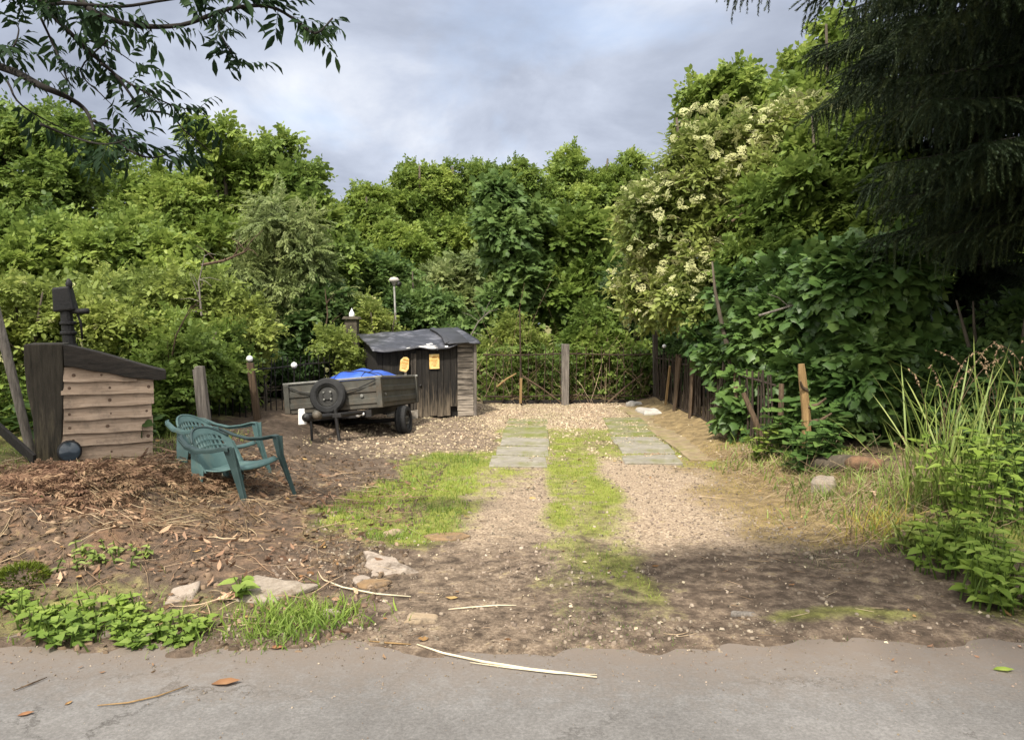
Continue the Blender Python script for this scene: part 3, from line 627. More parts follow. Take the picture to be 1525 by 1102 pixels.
def leaning_board():
    a, b = at(0, 640, 6.9), at(52, 685, 6.6)
    m = MB(); d = Vector(b - a); u = Vector((0, 0, 1)); 
    p = [Vector(a) - d * .8, Vector(b)]
    m.ribbon([p[0], (p[0] + p[1]) / 2 + Vector((0, 0, .01)), p[1]], .10, .03, (0.2, -.3, 1))
    tag(m.build('old_board', M['wood_charred'], bevel=.004), 'dark old board propped in the weeds left of the boarded bunker', 'board')
leaning_board()
def grey_pole():
    m = MB(); a, b = at(12, 535, 7.4), at(-14, 430, 7.4); d = b - a
    m.tube([a - d * 1.6, a, b], [.042, .042, .04], 12); tag(m.build('leaning_pole', M['wood_grey'], smooth=False), 'pale grey pole leaning at the left edge of the view', 'pole')
grey_pole()

# ---- monobloc garden chairs (local: +x front, z up)
def make_chair(dark):
    root = empty('garden_chair', (0, 0, 0))
    m = MB(); m.grid(lambda u, v: (.25 - .48 * v, (-.235 + .47 * u) * (1 - .12 * v), .415 + .022 * (2 * u - 1) ** 2 - .03 * math.sin(PI * v) + (-.035 * (1 - v * 12) if v < .083 else 0)), 10, 12)
    m.build('seat', M['chair'], root, local=True, smooth=True, solid=.012)
    def bk(u, v):
        w = 2 * u - 1; zt = .785 - .12 * abs(w) ** 2.4
        z = .40 + (zt - .40) * v
        return (-.22 - .17 * (z - .40) / .4 * (.8 + .2 * v) + .07 * w * w, w * (.225 + .035 * v - .05 * v ** 4), z)
    def holes(i, j): return (10 <= j <= 17 and i % 2 == 1 and 4 <= i <= 19 and j % 3 != 0)
    m = MB(); m.grid(bk, 24, 22, holes); m.build('backrest', M['chair'], root, local=True, smooth=True, solid=.010)
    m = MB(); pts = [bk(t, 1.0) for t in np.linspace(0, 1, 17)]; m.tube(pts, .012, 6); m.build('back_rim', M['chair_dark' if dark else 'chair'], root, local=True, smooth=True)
    for s in (-1, 1):
        m = MB()
        path = [(-.41, s * .17, .755), (-.36, s * .235, .735), (-.26, s * .275, .665), (-.12, s * .295, .615), (.05, s * .302, .605), (.18, s * .300, .612), (.235, s * .295, .600)]
        m.ribbon(path, [.022, .035, .048, .052, .055, .058, .05], .014, (0, 1, 0))
        m.ribbon([(p[0], p[1] + s * .026, p[2] - .014) for p in path], [.03] * 7, .008, (0, 0, 1))
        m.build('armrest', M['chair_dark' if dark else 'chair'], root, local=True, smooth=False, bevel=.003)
        m = MB()   # front leg with broad web below the arm
        m.ribbon([(.225, s * .298, .598), (.235, s * .285, .43), (.275, s * .295, .22), (.315, s * .31, 0)], [.115, .075, .050, .034], .012, (1, 0, .1))
        m.ribbon([(.245, s * .285, .598), (.262, s * .27, .43), (.29, s * .28, .22), (.325, s * .297, 0)], [.05, .05, .04, .03], .010, (0, 1, 0))
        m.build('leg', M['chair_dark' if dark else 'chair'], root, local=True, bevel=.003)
        m = MB()
        m.ribbon([(-.245, s * .225, .62), (-.225, s * .235, .44), (-.26, s * .25, .22), (-.34, s * .265, 0)], [.05, .14, .10, .04], .012, (1, 0, -.2))
        m.ribbon([(-.29, s * .21, .44), (-.31, s * .235, .22), (-.35, s * .25, 0)], [.05, .04, .03], .010, (0, 1, 0))
        m.build('leg', M['chair'], root, local=True, bevel=.003)
    return root
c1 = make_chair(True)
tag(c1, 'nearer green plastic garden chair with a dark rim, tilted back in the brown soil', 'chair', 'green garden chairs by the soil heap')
c1.location = (-2.24, 6.42, -.03); c1.rotation_euler = (R(2), R(-9), R(-24)); c1.scale = (.96,) * 3
c2 = make_chair(False)
tag(c2, 'farther green plastic garden chair, half hidden behind the nearer one, beside the grey post', 'chair', 'green garden chairs by the soil heap')
c2.location = (-2.62, 7.0, .02); c2.rotation_euler = (R(-3), R(-11), R(-20)); c2.scale = (.96,) * 3

# ---- posts near the left railing
def post(px, pyt, pyb, Y, w, mat, name, label, lean=0.0, cat='post', split=False):
    t = at(px, pyt, Y); zb = hz(t[0], Y) - .05
    root = empty(name, (t[0], Y, zb + .05), label=label, cat=cat)
    m = MB(); rot = Euler((0, R(lean), 0)).to_matrix(); hh = t[2] - zb
    m.box((t[0] - math.sin(R(lean)) * hh / 2, Y, zb + hh / 2), (w, w * .9, hh), rot, jit=.006)
    if split:
        m.box((t[0] - math.sin(R(lean)) * hh / 2 - w * .62, Y + .02, zb + hh / 2 - .02), (w * .35, w * .7, hh * .97), rot, jit=.006)
    m.build('shaft', M[mat], root, bevel=.008)
    return root, t
post(297, 545, 640, 8.3, .095, 'wood_grey', 'fence_post', 'weathered grey split post standing behind the green chairs', -5, split=True)
r1, t1 = post(373, 540, 650, 10.2, .085, 'wood_brown', 'fence_post', 'dark leaning post carrying a small white lamp, left of the trailer', -6)
def capped_lamp(p, label, stake=0.0, r=.045):
    root = empty('garden_light', tuple(p), label=label, cat='light', group='small white globe lights along the fences')
    m = MB(); m.lathe(Vector(p) + Vector((0, 0, r)), (0, 0, 1), [(0, -r), (r * .7, -r * .7), (r, 0), (r * .7, r * .7), (0, r)], 16); m.build('globe', M['globe'], root, smooth=True)
    m = MB(); m.lathe(p, (0, 0, 1), [(r * .5, -.015), (r * .6, 0), (r * .5, .02), (0, .02)], 12)
    if stake: m.tube([Vector(p) - Vector((0, 0, stake)), p], .012, 6)
    m.build('stake', M['iron'], root)
    return root
capped_lamp(t1 + np.array([-.01, 0, .005]), 'small white globe light on top of the dark leaning post left of the trailer')
p = at(438, 549, 11.6); capped_lamp(p, 'white globe light on a stake at the railing just left of the trailer', p[2] - hz(p[0], p[1]), .05)
p = at(1029, 527, 11.8); capped_lamp(p, 'white globe light on the right-hand fence near the leafy hedge', p[2] - .0, .05)
p = at(989, 519, 14.6); capped_lamp(p, 'tiny white globe light at the back right corner of the fence', p[2] - .0, .04)

# ---- gate pillar with a white finial, and the lamp on a pole
def pillar():
    t = at(524, 474, 13.4); x, y = t[0], t[1]
    root = empty('gate_pillar', (x, y, 0), label='dark square pillar with a flat cap and white finial behind the trailer', cat='pillar')
    m = MB(); m.box((x, y, t[2] / 2 - .03), (.21, .21, t[2]), jit=.004); m.build('shaft', M['brick'], root, bevel=.01)
    m = MB(); m.box((x, y, t[2] + .005), (.30, .30, .05), top=(.8, .8)); m.build('cap', M['brick'], root, bevel=.008)
    m = MB(); m.lathe((x, y, t[2] + .03), (0, 0, 1), [(.045, 0), (.05, .03), (.045, .06), (.02, .10), (0, .15)], 14); m.build('finial', M['globe'], root, smooth=True)
pillar()
def pole_lamp():
    t = at(587, 425, 15.5); x, y = t[0], t[1]
    root = empty('pole_lamp', (x, y, 0), label='thin grey pole carrying a pale round lamp head above the shed', cat='lamp')
    m = MB(); m.tube([(x + .06, y, -.1), (x + .03, y, 1.3), (x, y, t[2])], [.026, .022, .019], 10); m.build('pole', M['galv_rim'], root, smooth=True)
    m = MB(); m.lathe((x, y, t[2]), (0, 0, 1), [(.03, 0), (.05, .05), (.10, .08), (.105, .11), (.07, .15), (0, .165)], 18); m.build('lamp_head', M['stone_white'], root, smooth=True)
    m = MB(); m.lathe((x + .10, y - .02, t[2] + .02), (1, -.3, -.4), [(0, -.05), (.05, -.03), (.055, .03), (.0, .035)], 12); m.build('bracket', M['iron'], root, smooth=True)
pole_lamp()

# ---- shed
def shed():
    A, B = np.array([-2.12, 12.12]), np.array([-.60, 12.75]); d = (B - A); L = np.linalg.norm(d); d /= L; nrm = np.array([d[1], -d[0]])
    root = empty('shed', (A[0], A[1], 0), (0, 0, math.atan2(d[1], d[0])), label='low black timber shed with a sagging felt roof and two faded notices', cat='shed')
    # local: x along the front, y back, z up
    dep = .95
    z0 = lambda x: 1.10 + .12 * x / L
    m = MB(); x = .0; i = 0
    while x < L - .30:
        w = random.uniform(.085, .13); x2 = min(x + w, L - .30)
        if not (.60 < (x + x2) / 2 < 1.34):
            m.box(((x + x2) / 2, random.uniform(-.006, .006), z0(x) / 2 - .02), (x2 - x - .006, .024, z0(x) + .02), jit=.002)
        x = x2
    for sd in (0, 1):
        q = MB()
        for i in range(0, len(m.v), 8):
            if (sum(p[0] for p in m.v[i:i + 8]) / 8 > .9) == bool(sd): q.add(m.v[i:i + 8], [(0, 3, 2, 1), (4, 5, 6, 7), (0, 1, 5, 4), (1, 2, 6, 5), (2, 3, 7, 6), (3, 0, 4, 7)])
        if q.v: q.build('front_boards', M['wood_black'], root, local=True, bevel=.003)
    m = MB(); x = .62
    xe = 1.345
    while x < xe:
        w = random.uniform(.09, .13); x2 = min(x + w, xe)
        zb = .03 + (random.uniform(0, .03)) + (.14 if x > 1.16 else 0)
        m.box(((x + x2) / 2, -.022 + random.uniform(-.004, .004), (z0(x) - .03 + zb) / 2), (x2 - x - .007, .022, z0(x) - .03 - zb), jit=.002); x = x2
    dr = m.build('door', M['wood_weathered'], root, local=True, bevel=.003)
    h = MB(); h.box((.60, -.035, .53), (.045, .03, 1.06)); h.build('door_post', M['wood_grey_dark'], root, local=True, bevel=.004); h = MB(); h.box((.55, -.03, .53), (.03, .03, 1.08)); h.build('door_post', M['wood_grey_dark'], root, local=True, bevel=.004)
    h = MB(); h.lathe((.69, -.034, .55), (0, -1, 0), [(.018, 0), (.02, .02), (0, .03)], 10); h.build('handle', M['iron'], dr, local=True)
    # corner panel of short pale horizontal boards
    m = MB(); z = .02; 
    while z < z0(L) - .06:
        hh = random.uniform(.075, .10); 
        m.box((L - .19 + random.uniform(-.006, .006), -.028, z + hh / 2), (.27, .024, hh - .012), Euler((R(6), R(random.uniform(-.8, .8)), 0)).to_matrix(), jit=.002); z += hh
    m.build('corner_panel', M['wood_corner'], root, local=True, bevel=.003)
    m = MB(); m.box((L - .025, -.02, z0(L) / 2), (.05, .07, z0(L))); m.build('corner_post', M['wood_grey'], root, local=True, bevel=.005)
    m = MB(); m.hexa([(.0, .03, 0), (L - .05, .03, 0), (L - .02, dep, 0), (0, dep, 0)], [(.0, .03, 1.07), (L - .05, .03, 1.2), (L - .02, dep, 1.33), (0, dep, 1.26)]); m.build('walls', M['wood_charred'], root, local=True)
    def rf(u, v):
        x = -.10 + (L + .14) * u; y = -.14 + (dep + .24) * v
        wav = .007 * math.sin(u * 17 + v * 3) + .006 * math.sin(u * 31 + 1.3 + v * 5)
        lip = -.03 * max(0, 1 - v * 7) * (1 + .7 * math.sin(u * 13)) 
        return (x, y, 1.14 + .115 * u + .21 * v + wav * (1 - .3 * v) + lip - .03 * math.sin(PI * u) * (1 - v))
    fl = MB()
    for u0, u1, v0, v1, sd in ((.36, .62, .0, .05, 1), (.44, .60, .06, .09, 2), (.50, .58, .11, .15, 3), (.66, .70, .01, .06, 4), (.30, .35, .03, .05, 5)):
        rr = random.Random(sd); pts = []
        for a in range(23):
            an = 2 * PI * a / 23; q = rf((u0 + u1) / 2 + math.cos(an) * (u1 - u0) / 2 * rr.uniform(.5, 1), (v0 + v1) / 2 + math.sin(an) * (v1 - v0) / 2 * rr.uniform(.5, 1)); pts.append((q[0], q[1], q[2] + .013))
        fl.add(pts, [tuple(range(23))])
    m = MB(); m.grid(rf, 44, 16); ro = m.build('roof', M['felt_torn'], root, local=True, smooth=True, solid=.016); fl.build('bare_patch', M['white_plastic'], ro, local=True)
    m = MB(); m.ribbon([(1.30, -.15, 1.22), (1.32, .2, 1.315), (1.34, .55, 1.385), (1.34, .98, 1.45)], .36, .02, (1, 0, .06)); m.ribbon([(1.12, -.1, 1.225), (1.18, .25, 1.325), (1.2, .6, 1.395), (1.18, .95, 1.45)], .08, .03, (1, 0, .3)); m.build('felt_patch', M['felt'], ro, local=True, smooth=True, bevel=.006)
    return root, A, d, nrm, L
M['wood_weathered'] = noise_mat('wood_weathered', [(.3, (.007, .0065, .006)), (.6, (.022, .019, .016)), (.8, (.07, .058, .045))], 6, .85, .5, 40, (7, 7, .5), wear=(-.1, .75, (.24, .19, .135)))
M['wood_grey_dark'] = noise_mat('wood_grey_dark', [(.3, (.025, .021, .018)), (.7, (.09, .076, .06))], 7, .9, .6, 40, (6, 6, .5))
M['wood_corner'] = noise_mat('wood_corner', [(.3, (.03, .026, .022)), (.55, (.10, .085, .07)), (.75, (.24, .21, .175))], 3, .85, .5, 40, (1, 3, 6), wear=(.1, 1.0, (.52, .45, .37)))
sh, SA, Sd, Sn, SL = shed()
def on_shed(x, out, z): p = SA + Sd * x + Sn * out; return Vector((p[0], p[1], z))
def notice(x, z, w, h, tilt, label, out=.055, shape=None):
    c = on_shed(x, out, z); dx = Vector((Sd[0], Sd[1], 0)); up = Vector((0, 0, 1)); n = Vector((Sn[0], Sn[1], 0))
    rt = Matrix.Rotation(R(tilt), 3, n); dx, up = rt @ dx, rt @ up
    root = empty('notice', tuple(c), label=label, cat='sign')
    pts = shape or [(-.5, -.5), (.5, -.5), (.5, .5), (-.5, .5)]
    f = [c + dx * a * w + up * b * h + n * .004 for a, b in pts]; bk = [q - n * .009 for q in f]; k = len(pts)
    m = MB(); m.add(f + bk, [tuple(range(k)), tuple(reversed(range(k, 2 * k)))] + [(i, k + i, k + (i + 1) % k, (i + 1) % k) for i in range(k)]); m.build('panel', M['sign'], root)
    m = MB()
    for j, (bw, bz, bh) in enumerate([(.42, .28, .10), (.5, .10, .05), (.34, -.02, .05), (.46, -.14, .05), (.3, -.28, .06)]):
        o = [c + dx * a * w * bw + up * (bz * h + b * bh * h) + n * .0065 for a, b in ((-.6, -.5), (.6, -.5), (.6, .5), (-.6, .5))]; m.add(o, [(0, 1, 2, 3)])
    m.build('faded_marks', M['sign_ink'], root)
    return root
notice(.92, .93, .165, .235, 1, 'upright yellow notice fixed to the black shed door')
notice(.42, .90, .16, .235, -14, 'tilted yellow notice with clipped corners on a stake left of the shed door', .10, [(-.35, -.5), (.30, -.5), (.5, -.25), (.3, .42), (.05, .5), (-.25, .45), (-.5, .2)])
q = on_shed(.44, .085, .4); m = MB(); m.ribbon([on_shed(.46, .085, 0), on_shed(.445, .085, .45), on_shed(.43, .085, .86)], .035, .02, (Sd[0], Sd[1], 0)); tag(m.build('sign_stake', M['wood_grey'], bevel=.003), 'thin pale stake holding up the tilted yellow notice', 'stake')
a, b = on_shed(.10, .22, .06), on_shed(.62, .12, .10)
m = MB(); m.ribbon([a, (a + b) / 2, b], .14, .05, (0, .2, 1)); tag(m.build('stone_sill', M['concrete'], bevel=.008), 'pale stone kerb block lying along the shed front by the trailer wheel', 'block')
a, b = at(512, 640, 11.5), at(582, 634, 11.5)
m = MB(); m.ribbon([a, (Vector(a) + Vector(b)) / 2, b], .13, .07, (0, .1, 1)); tag(m.build('concrete_beam', M['concrete'], bevel=.008), 'long grey concrete beam lying in the shade under the trailer', 'beam')

# ---- trailer (local: x across, y back, z up; front panel at y=0)
def trailer():
    root = empty('utility_trailer', (-2.30, 10.08, -.035), (R(-3.6), R(-5.2), R(-9.1)), label='weathered grey metal utility trailer with a spare wheel on its front panel', cat='trailer')
    W, Lh, z0, z1 = .64, 1.62, .44, .82
    def panel(a, b, name, mat='galv'):
        ax, bx = Vector(a), Vector(b); d = (bx - ax); n = Vector((d.y, -d.x, 0)).normalized(); m = MB()
        prof = [(z0, 0), (z0 + .05, .0), (z0 + .06, .018), (z0 + .12, .018), (z0 + .13, 0), (z0 + .20, 0), (z0 + .21, .016), (z0 + .27, .016), (z0 + .28, 0), (z1, 0)]
        prof = prof + [(z, o - .02) for z, o in reversed(prof)]
        k = len(prof); vs = [ax + n * o + Vector((0, 0, z)) for z, o in prof] + [bx + n * o + Vector((0, 0, z)) for z, o in prof]
        m.add(vs, [tuple(range(k)), tuple(reversed(range(k, 2 * k)))] + [(i, i + k, (i + 1) % k + k, (i + 1) % k) for i in range(k)])
        return m.build(name, M[mat], root, local=True)
    panel((-W, 0, 0), (W, 0, 0), 'front_panel'); panel((W, 0, 0), (W, Lh, 0), 'side_panel')
    panel((-W, Lh, 0), (-W, 0, 0), 'side_panel'); panel((W, Lh, 0), (-W, Lh, 0), 'tailboard')
    m = MB()
    for x, y in ((-W, 0), (W, 0), (W, Lh), (-W, Lh)): MB().box((x, y, (z0 + z1) / 2), (.075, .075, z1 - z0 + .01)).build('corner_post', M['galv'], root, local=True, bevel=.008)
    m = MB()
    for a, b in (((-W - .03, 0), (W + .03, 0)), ((W, .03), (W, Lh - .03)), ((-W, .03), (-W, Lh - .03)), ((-W - .03, Lh), (W + .03, Lh))):
        c = ((a[0] + b[0]) / 2, (a[1] + b[1]) / 2, z1 + .016); m.box(c, (abs(b[0] - a[0]) + .04, abs(b[1] - a[1]) + .04, .028))
    m.build('top_rim', M['galv_rim'], root, local=True, bevel=.008)
    m = MB(); m.box((0, Lh / 2, z0 - .005), (2 * W - .05, Lh - .05, .02)); m.build('floor', M['wood_charred'], root, local=True)
    m = MB()
    for s in (-1, 1): m.box((s * .45, Lh / 2, z0 - .06), (.05, Lh - .1, .08)); m.tube([(s * .4, -.0, z0 - .05), (.10 + s * .05, -.85, z0 - .05)], .028, 8)
    m.tube([(-W + .05, .86, .23), (W - .05, .86, .23)], .03, 10); m.box((0, .04, z0 - .07), (1.0, .06, .09)); m.build('chassis', M['iron'], root, local=True)
    m = MB(); m.ribbon([(0, -.02, z0 - .05), (.06, -.5, z0 - .05), (.14, -1.1, z0 - .05)], .07, .06, (1, 0, 0)); m.lathe((.14, -1.08, z0 - .03), (0, -1, 0), [(.0, -.05), (.04, -.04), (.045, .06), (.05, .12), (0, .15)], 12); m.build('drawbar', M['iron'], root, local=True, bevel=.006)
    m = MB(); m.box((.07, -1.14, z0 - .02), (.10, .03, .185), top=(.72, 1)); m.build('hitch_cover', M['white_plastic'], root, local=True, bevel=.008)
    m = MB(); m.lathe((.22, -1.05, z0 - .02), (0, -1, .2), [(0, -.06), (.05, -.03), (.055, .04), (.02, .06), (0, .06)], 10); m.build('coupling', M['galv'], root, local=True, smooth=True)
    m = MB(); m.tube([(.27, -.62, z0 + .03), (.28, -.62, .20), (.31, -.64, -.01)], [.025, .022, .02], 10); m.box((.20, -.62, z0 - .05), (.30, .05, .05)); m.box((.32, -.65, .0), (.08, .08, .02)); m.build('prop_stand', M['iron'], root, local=True, bevel=.003)
    m = MB(); m.tube([(.07, -.9, z0 - .05), (.07, -.92, .0)], .016, 8); m.build('prop_stand', M['iron'], root, local=True)
    def wheel(c, ax, name, r=.205, w=.15):
        m = MB(); h = w / 2
        prof = [(r * .62, -h * .8), (r * .70, -h), (r * .92, -h * .95), (r, -h * .6), (r, -h * .22), (r * .97, -h * .2), (r * .97, -h * .1), (r, -h * .08), (r, h * .08), (r * .97, h * .1), (r * .97, h * .2), (r, h * .22), (r, h * .6), (r * .92, h * .95), (r * .70, h), (r * .62, h * .8)]
        m.lathe(c, ax, prof, 32); t = m.build(name, M['rubber'], root, local=True, smooth=False)
        m = MB(); prof = [(r * .64, -h * .75), (r * .64, h * .6), (r * .58, h * .7), (r * .52, h * .3), (r * .3, h * .35), (r * .22, h * .6), (0, h * .62)]
        m.lathe(c, ax, prof, 28); m.build('rim', M['galv_dark'], t, local=True, smooth=False)
        m = MB()
        for k in range(4):
            a = PI / 4 + k * PI / 2; A = Vector(ax).normalized(); u = Vector((0, 0, 1)); v = A.cross(u)
            m.lathe(Vector(c) + (u * math.cos(a) + v * math.sin(a)) * r * .28 + A * h * .45, A, [(.014, 0), (.014, .02), (0, .022)], 6)
        m.build('wheel_bolts', M['galv_rim'], t, local=True)
    wheel((W + .02, .86, .215), (1, 0, 0), 'wheel'); wheel((-W - .02, .86, .215), (-1, 0, 0), 'wheel')
    wheel((-.02, -.115, z0 + .20), (.1, -1, .06), 'spare_wheel', .232, .14)
    for x, z in ((.36, z0 + .155), (.44, z0 + .09)):
        pass
    m = MB(); m.lathe((.40, -.02, z0 + .165), (0, -1, 0), [(.022, 0), (.022, .01), (0, .014)], 14); m.build('reflector', M['galv_rim'], root, local=True); m = MB(); m.lathe((W + .018, .17, z0 + .165), (1, 0, 0), [(.018, 0), (.018, .01), (0, .014)], 14); m.build('reflector', M['galv_rim'], root, local=True)
    m = MB(); m.lathe((.34, -.03, z0 - .075), (0, -1, 0), [(.0, -.02), (.03, -.01), (.034, .02), (.0, .028)], 14); m.build('marker_lamp', M['globe'], root, local=True, smooth=True); m = MB(); m.lathe((.40, -.03, z0 - .07), (0, -1, 0), [(.0, -.02), (.022, -.01), (.024, .02), (.0, .028)], 14); m.build('marker_lamp', M['globe'], root, local=True, smooth=True)
    m = MB()
    m.tube([(-W, -.03, z1 - .01), (-W * .7, -.04, z1 - .10), (-.25, -.045, z1 - .14)], .008, 6); m.build('slack_rope', M['rubber'], root, local=True); m = MB(); m.tube([(.16, -.045, z1 - .15), (.38, -.04, z1 - .11), (W, -.03, z1 - .01)], .008, 6); m.build('slack_rope', M['rubber'], root, local=True)
    return root
M['galv_dark'] = noise_mat('galv_dark', [(.3, (.02, .02, .02)), (.7, (.06, .058, .052))], 7, .6, .2, 40, metal=.3)
trl = trailer()
def tarp():
    Mx = Matrix.Translation(Vector(trl.location)) @ Euler(trl.rotation_euler).to_matrix().to_4x4()
    def fn(u, v):
        x = -.30 + .90 * u; y = .12 + 1.3 * v
        e = (math.sin(PI * min(1, max(0, u))) ** .45) * (math.sin(PI * v) ** .4)
        z = .78 + .205 * e * (1 - .25 * (u - .55) ** 2 - .2 * v) + .012 * math.sin(u * 21 + v * 6) * e + .010 * math.sin(v * 19 - u * 9) * e
        return Mx @ Vector((x, y, z))
    root = empty('tarpaulin', tuple(Mx @ Vector((.15, .8, .8))), label='bright blue tarpaulin bulging over the load in the trailer', cat='tarpaulin')
    m = MB(); m.grid(fn, 40, 30); m.build('sheet', M['tarp'], root, smooth=True, solid=.004)
    for pts in ([(.28, v) for v in np.linspace(.02, .98, 20)], [(.72, v) for v in np.linspace(.02, .98, 20)], [(u, .35 - .25 * u) for u in np.linspace(.02, .98, 20)], [(u, .22) for u in np.linspace(.02, .98, 20)]):
        m = MB(); m.tube([fn(u, v) + Vector((0, 0, .006)) for u, v in pts], .005, 5); m.build('lashing', M['rubber'], root)
tarp()

# ---- railings: rails, uprights, posts
def railing(name, label, A, B, h, step, seed, posts=(), gap=(), base=True, mat='rust', lean=.03, rail_h=None, bar=.009):
    rng = random.Random(seed); A, B = np.array(A, float), np.array(B, float); d = B - A; L = np.linalg.norm(d); d /= L
    root = empty(name, (A[0], A[1], 0), label=label, cat='fence')
    n = int(L / step)
    for i in range(n):
        s = (i + .5) * step + rng.uniform(-.01, .01)
        if any(a < s < b for a, b in gap): continue
        p = A + d * s; hh = h + rng.uniform(-.05, .05)
        m = MB(); m.tube([(p[0], p[1], -.02), (p[0] + rng.uniform(-lean, lean) * .4, p[1], hh * .5), (p[0] + rng.uniform(-lean, lean), p[1], hh)], [bar, bar, bar * .85], 5); m.build('upright', M[mat], root)
    rails = [rail_h or h - .10, .16]
    for z in rails:
        m = MB(); pts = [(A[0] + d[0] * t, A[1] + d[1] * t, z + .012 * math.sin(t * 3 + seed)) for t in np.linspace(0, L, 12)]; m.tube(pts, .014, 6); m.build('rail', M[mat], root)
    if base:
        m = MB(); m.ribbon([(A[0] + d[0] * t, A[1] + d[1] * t, .035) for t in np.linspace(0, L, 6)], .09, .06, (0, 0, 1)); m.build('kickboard', M['wood_charred'], root, bevel=.004)
    for s, w, ph, mt in posts:
        p = A + d * s; m = MB(); m.box((p[0], p[1], ph / 2 - .03), (w, w, ph), Euler((0, R(rng.uniform(-1.5, 1.5)), R(rng.uniform(-20, 20)))).to_matrix(), jit=.004); m.build('post', M[mt], root, bevel=.006)
    return root
railing('railing', 'thin rusty railing across the back of the yard, between shed and corner', (-.55, 14.6), (2.68, 14.8), 1.05, .155, 3)
railing('railing', 'railing along the right side of the yard with brown posts under the hedge', (2.72, 14.7), (2.80, 8.2), 1.0, .12, 4, mat='wood_dark', bar=.013, posts=[(.05, .085, 1.42, 'wood_grey_dark'), (1.9, .08, 1.06, 'wood_brown'), (2.95, .075, 1.05, 'wood_brown'), (5.15, .09, 1.0, 'wood_brown')])
railing('railing', 'dark railing of close uprights behind the left of the trailer', (-4.3, 9.4), (-2.75, 13.1), 1.0, .13, 5, base=False, mat='iron')
p = at(842, 511, 14.45)
m = MB(); m.box((p[0], 14.45, p[2] / 2 - .03), (.135, .12, p[2] + .02), jit=.006); tag(m.build('fence_post', M['wood_grey'], bevel=.01), 'stout grey wooden post standing in front of the back railing', 'post')
a = at(775, 460, 14.4); m = MB(); m.tube([(a[0] + .02, 14.4, -.05), (a[0], 14.4, 1.0), (a[0] - .01, 14.4, a[2])], [.018, .016, .012], 7); tag(m.build('tall_stake', M['rust']), 'tall thin rusty rod rising in front of the back railing', 'rod')
a, b = at(776, 599, 14.3), at(775, 565, 14.3); m = MB(); m.box(tuple((a + b) / 2), (.045, .035, abs(b[2] - a[2]) + .04), Euler((0, R(1), R(8))).to_matrix()); tag(m.build('yellow_stake', M['wood_new'] if 'wood_new' in M else M['wood_tan'], bevel=.003), 'short pale yellow stake at the foot of the tall rod', 'stake')
for (x1, y1, x2, y2, lb) in ((740, 576, 769, 556, 'left sloping cut branch propped on the back railing'), (778, 560, 836, 600, 'right sloping brown cut branch from the tall rod down to the grey post'), (905, 600, 958, 556, 'thin brown cut branch leaning near the back right corner')):
    a, b = at(x1, y1, 14.35), at(x2, y2, 14.35); m = MB(); m.tube([a, (a + b) / 2 + np.array([0, 0, .02]), b], [.02, .017, .012], 6, jit=.1); tag(m.build('cut_branch', M['wood_tan' if 'left' in lb else 'wood_brown']), lb, 'branch')
# old boards leaning on the right-hand railing
for i, (y, w, hh, ln_, lb) in enumerate(((12.55, .16, .98, 6, 'broad brown board leaning on the right-hand railing, next to its second post'), (11.55, .10, .85, -4, 'narrow brown board leaning on the right-hand railing below the globe light'), (13.3, .09, .8, 9, 'short pale board tilted against the far end of the right-hand railing'))):
    m = MB(); m.box((2.68, y, hh / 2 + .02), (.03, w, hh), Euler((R(ln_), R(4), 0)).to_matrix(), jit=.006); tag(m.build('loose_board', M['wood_brown' if i != 2 else 'wood_tan'], bevel=.003), lb, 'board')
for px, py, Y, l, tilt, lb in ((1102, 640, 9.3, .65, -4, 'brown stub of stem at the foot of the hedge, beside the last fence post'), (1142, 640, 8.5, .62, -24, 'slanting pale stem leaning outward at the foot of the hedge'), (1160, 630, 8.4, .7, 3, 'thin upright stem at the foot of the hedge right of the slanting one')):
    p = at(px, py, Y); z = hz(p[0], Y); m = MB(); m.tube([(p[0] + math.sin(R(tilt)) * -.0, Y, z - .05), (p[0] + math.sin(R(tilt)) * l * .5, Y, z + l * .5), (p[0] + math.sin(R(tilt)) * l, Y + .05, z + l)], [.04, .032, .028], 8, jit=.08); tag(m.build('bare_stem', M['wood_brown']), lb, 'stem')

# broken trunk stub with snags
def stub():
    b = at(1200, 610, 7.7); t = at(1193, 542, 7.7); z = hz(b[0], 7.7)
    root = empty('broken_trunk', (b[0], 7.7, z), label='broken orange-brown trunk stub with short snags in front of the dark hedge', cat='trunk')
    m = MB(); m.tube([(b[0] + .03, 7.7, z - .05), (b[0] + .01, 7.7, (z + t[2]) / 2), (t[0] + .01, 7.7, t[2] - .1), (t[0], 7.7, t[2])], [.048, .043, .036, .030], 12, jit=.16); m.build('stem', M['wood_tan'], root)
    for h, l, s in ((.55, .16, 1), (.72, .10, -1), (.40, .22, 1)): m = MB(); m.tube([(b[0], 7.68, z + h), (b[0] + s * l * .6, 7.64, z + h + .03), (b[0] + s * l, 7.6, z + h + .10)], [.022, .016, .009], 6, jit=.1); m.build('snag', M['wood_brown'], root)
stub()
def felled_log():
    a, b = gnd(1205, 690, .25), gnd(1300, 700, .20); a = np.array([2.78, 7.15, hz(2.78, 7.15) + .06]); b = np.array([3.22, 6.72, hz(3.22, 6.72) + .05])
    root = empty('felled_log', tuple(a - np.array([0, 0, .06])), label='short mossy log with an orange split face among the verge grass', cat='log')
    m = MB(); m.tube([a, (a + b) / 2 + np.array([0, 0, .02]), b], [.07, .085, .08], 14, cap=True, jit=.08); lg = m.build('bark', M['bark'], root, smooth=True)
    q = np.array([-.03, -.05, .035]); c0, c1_ = a + (b - a) * .52 + q, b + (b - a) * .06 + q * .6
    m = MB(); m.tube([c0, c0 + (c1_ - c0) * .2, c0 + (c1_ - c0) * .6, c1_], [.02, .066, .072, .05], 18, jit=.12); m.build('split_face', M['log_end'], root, smooth=True)
felled_log()

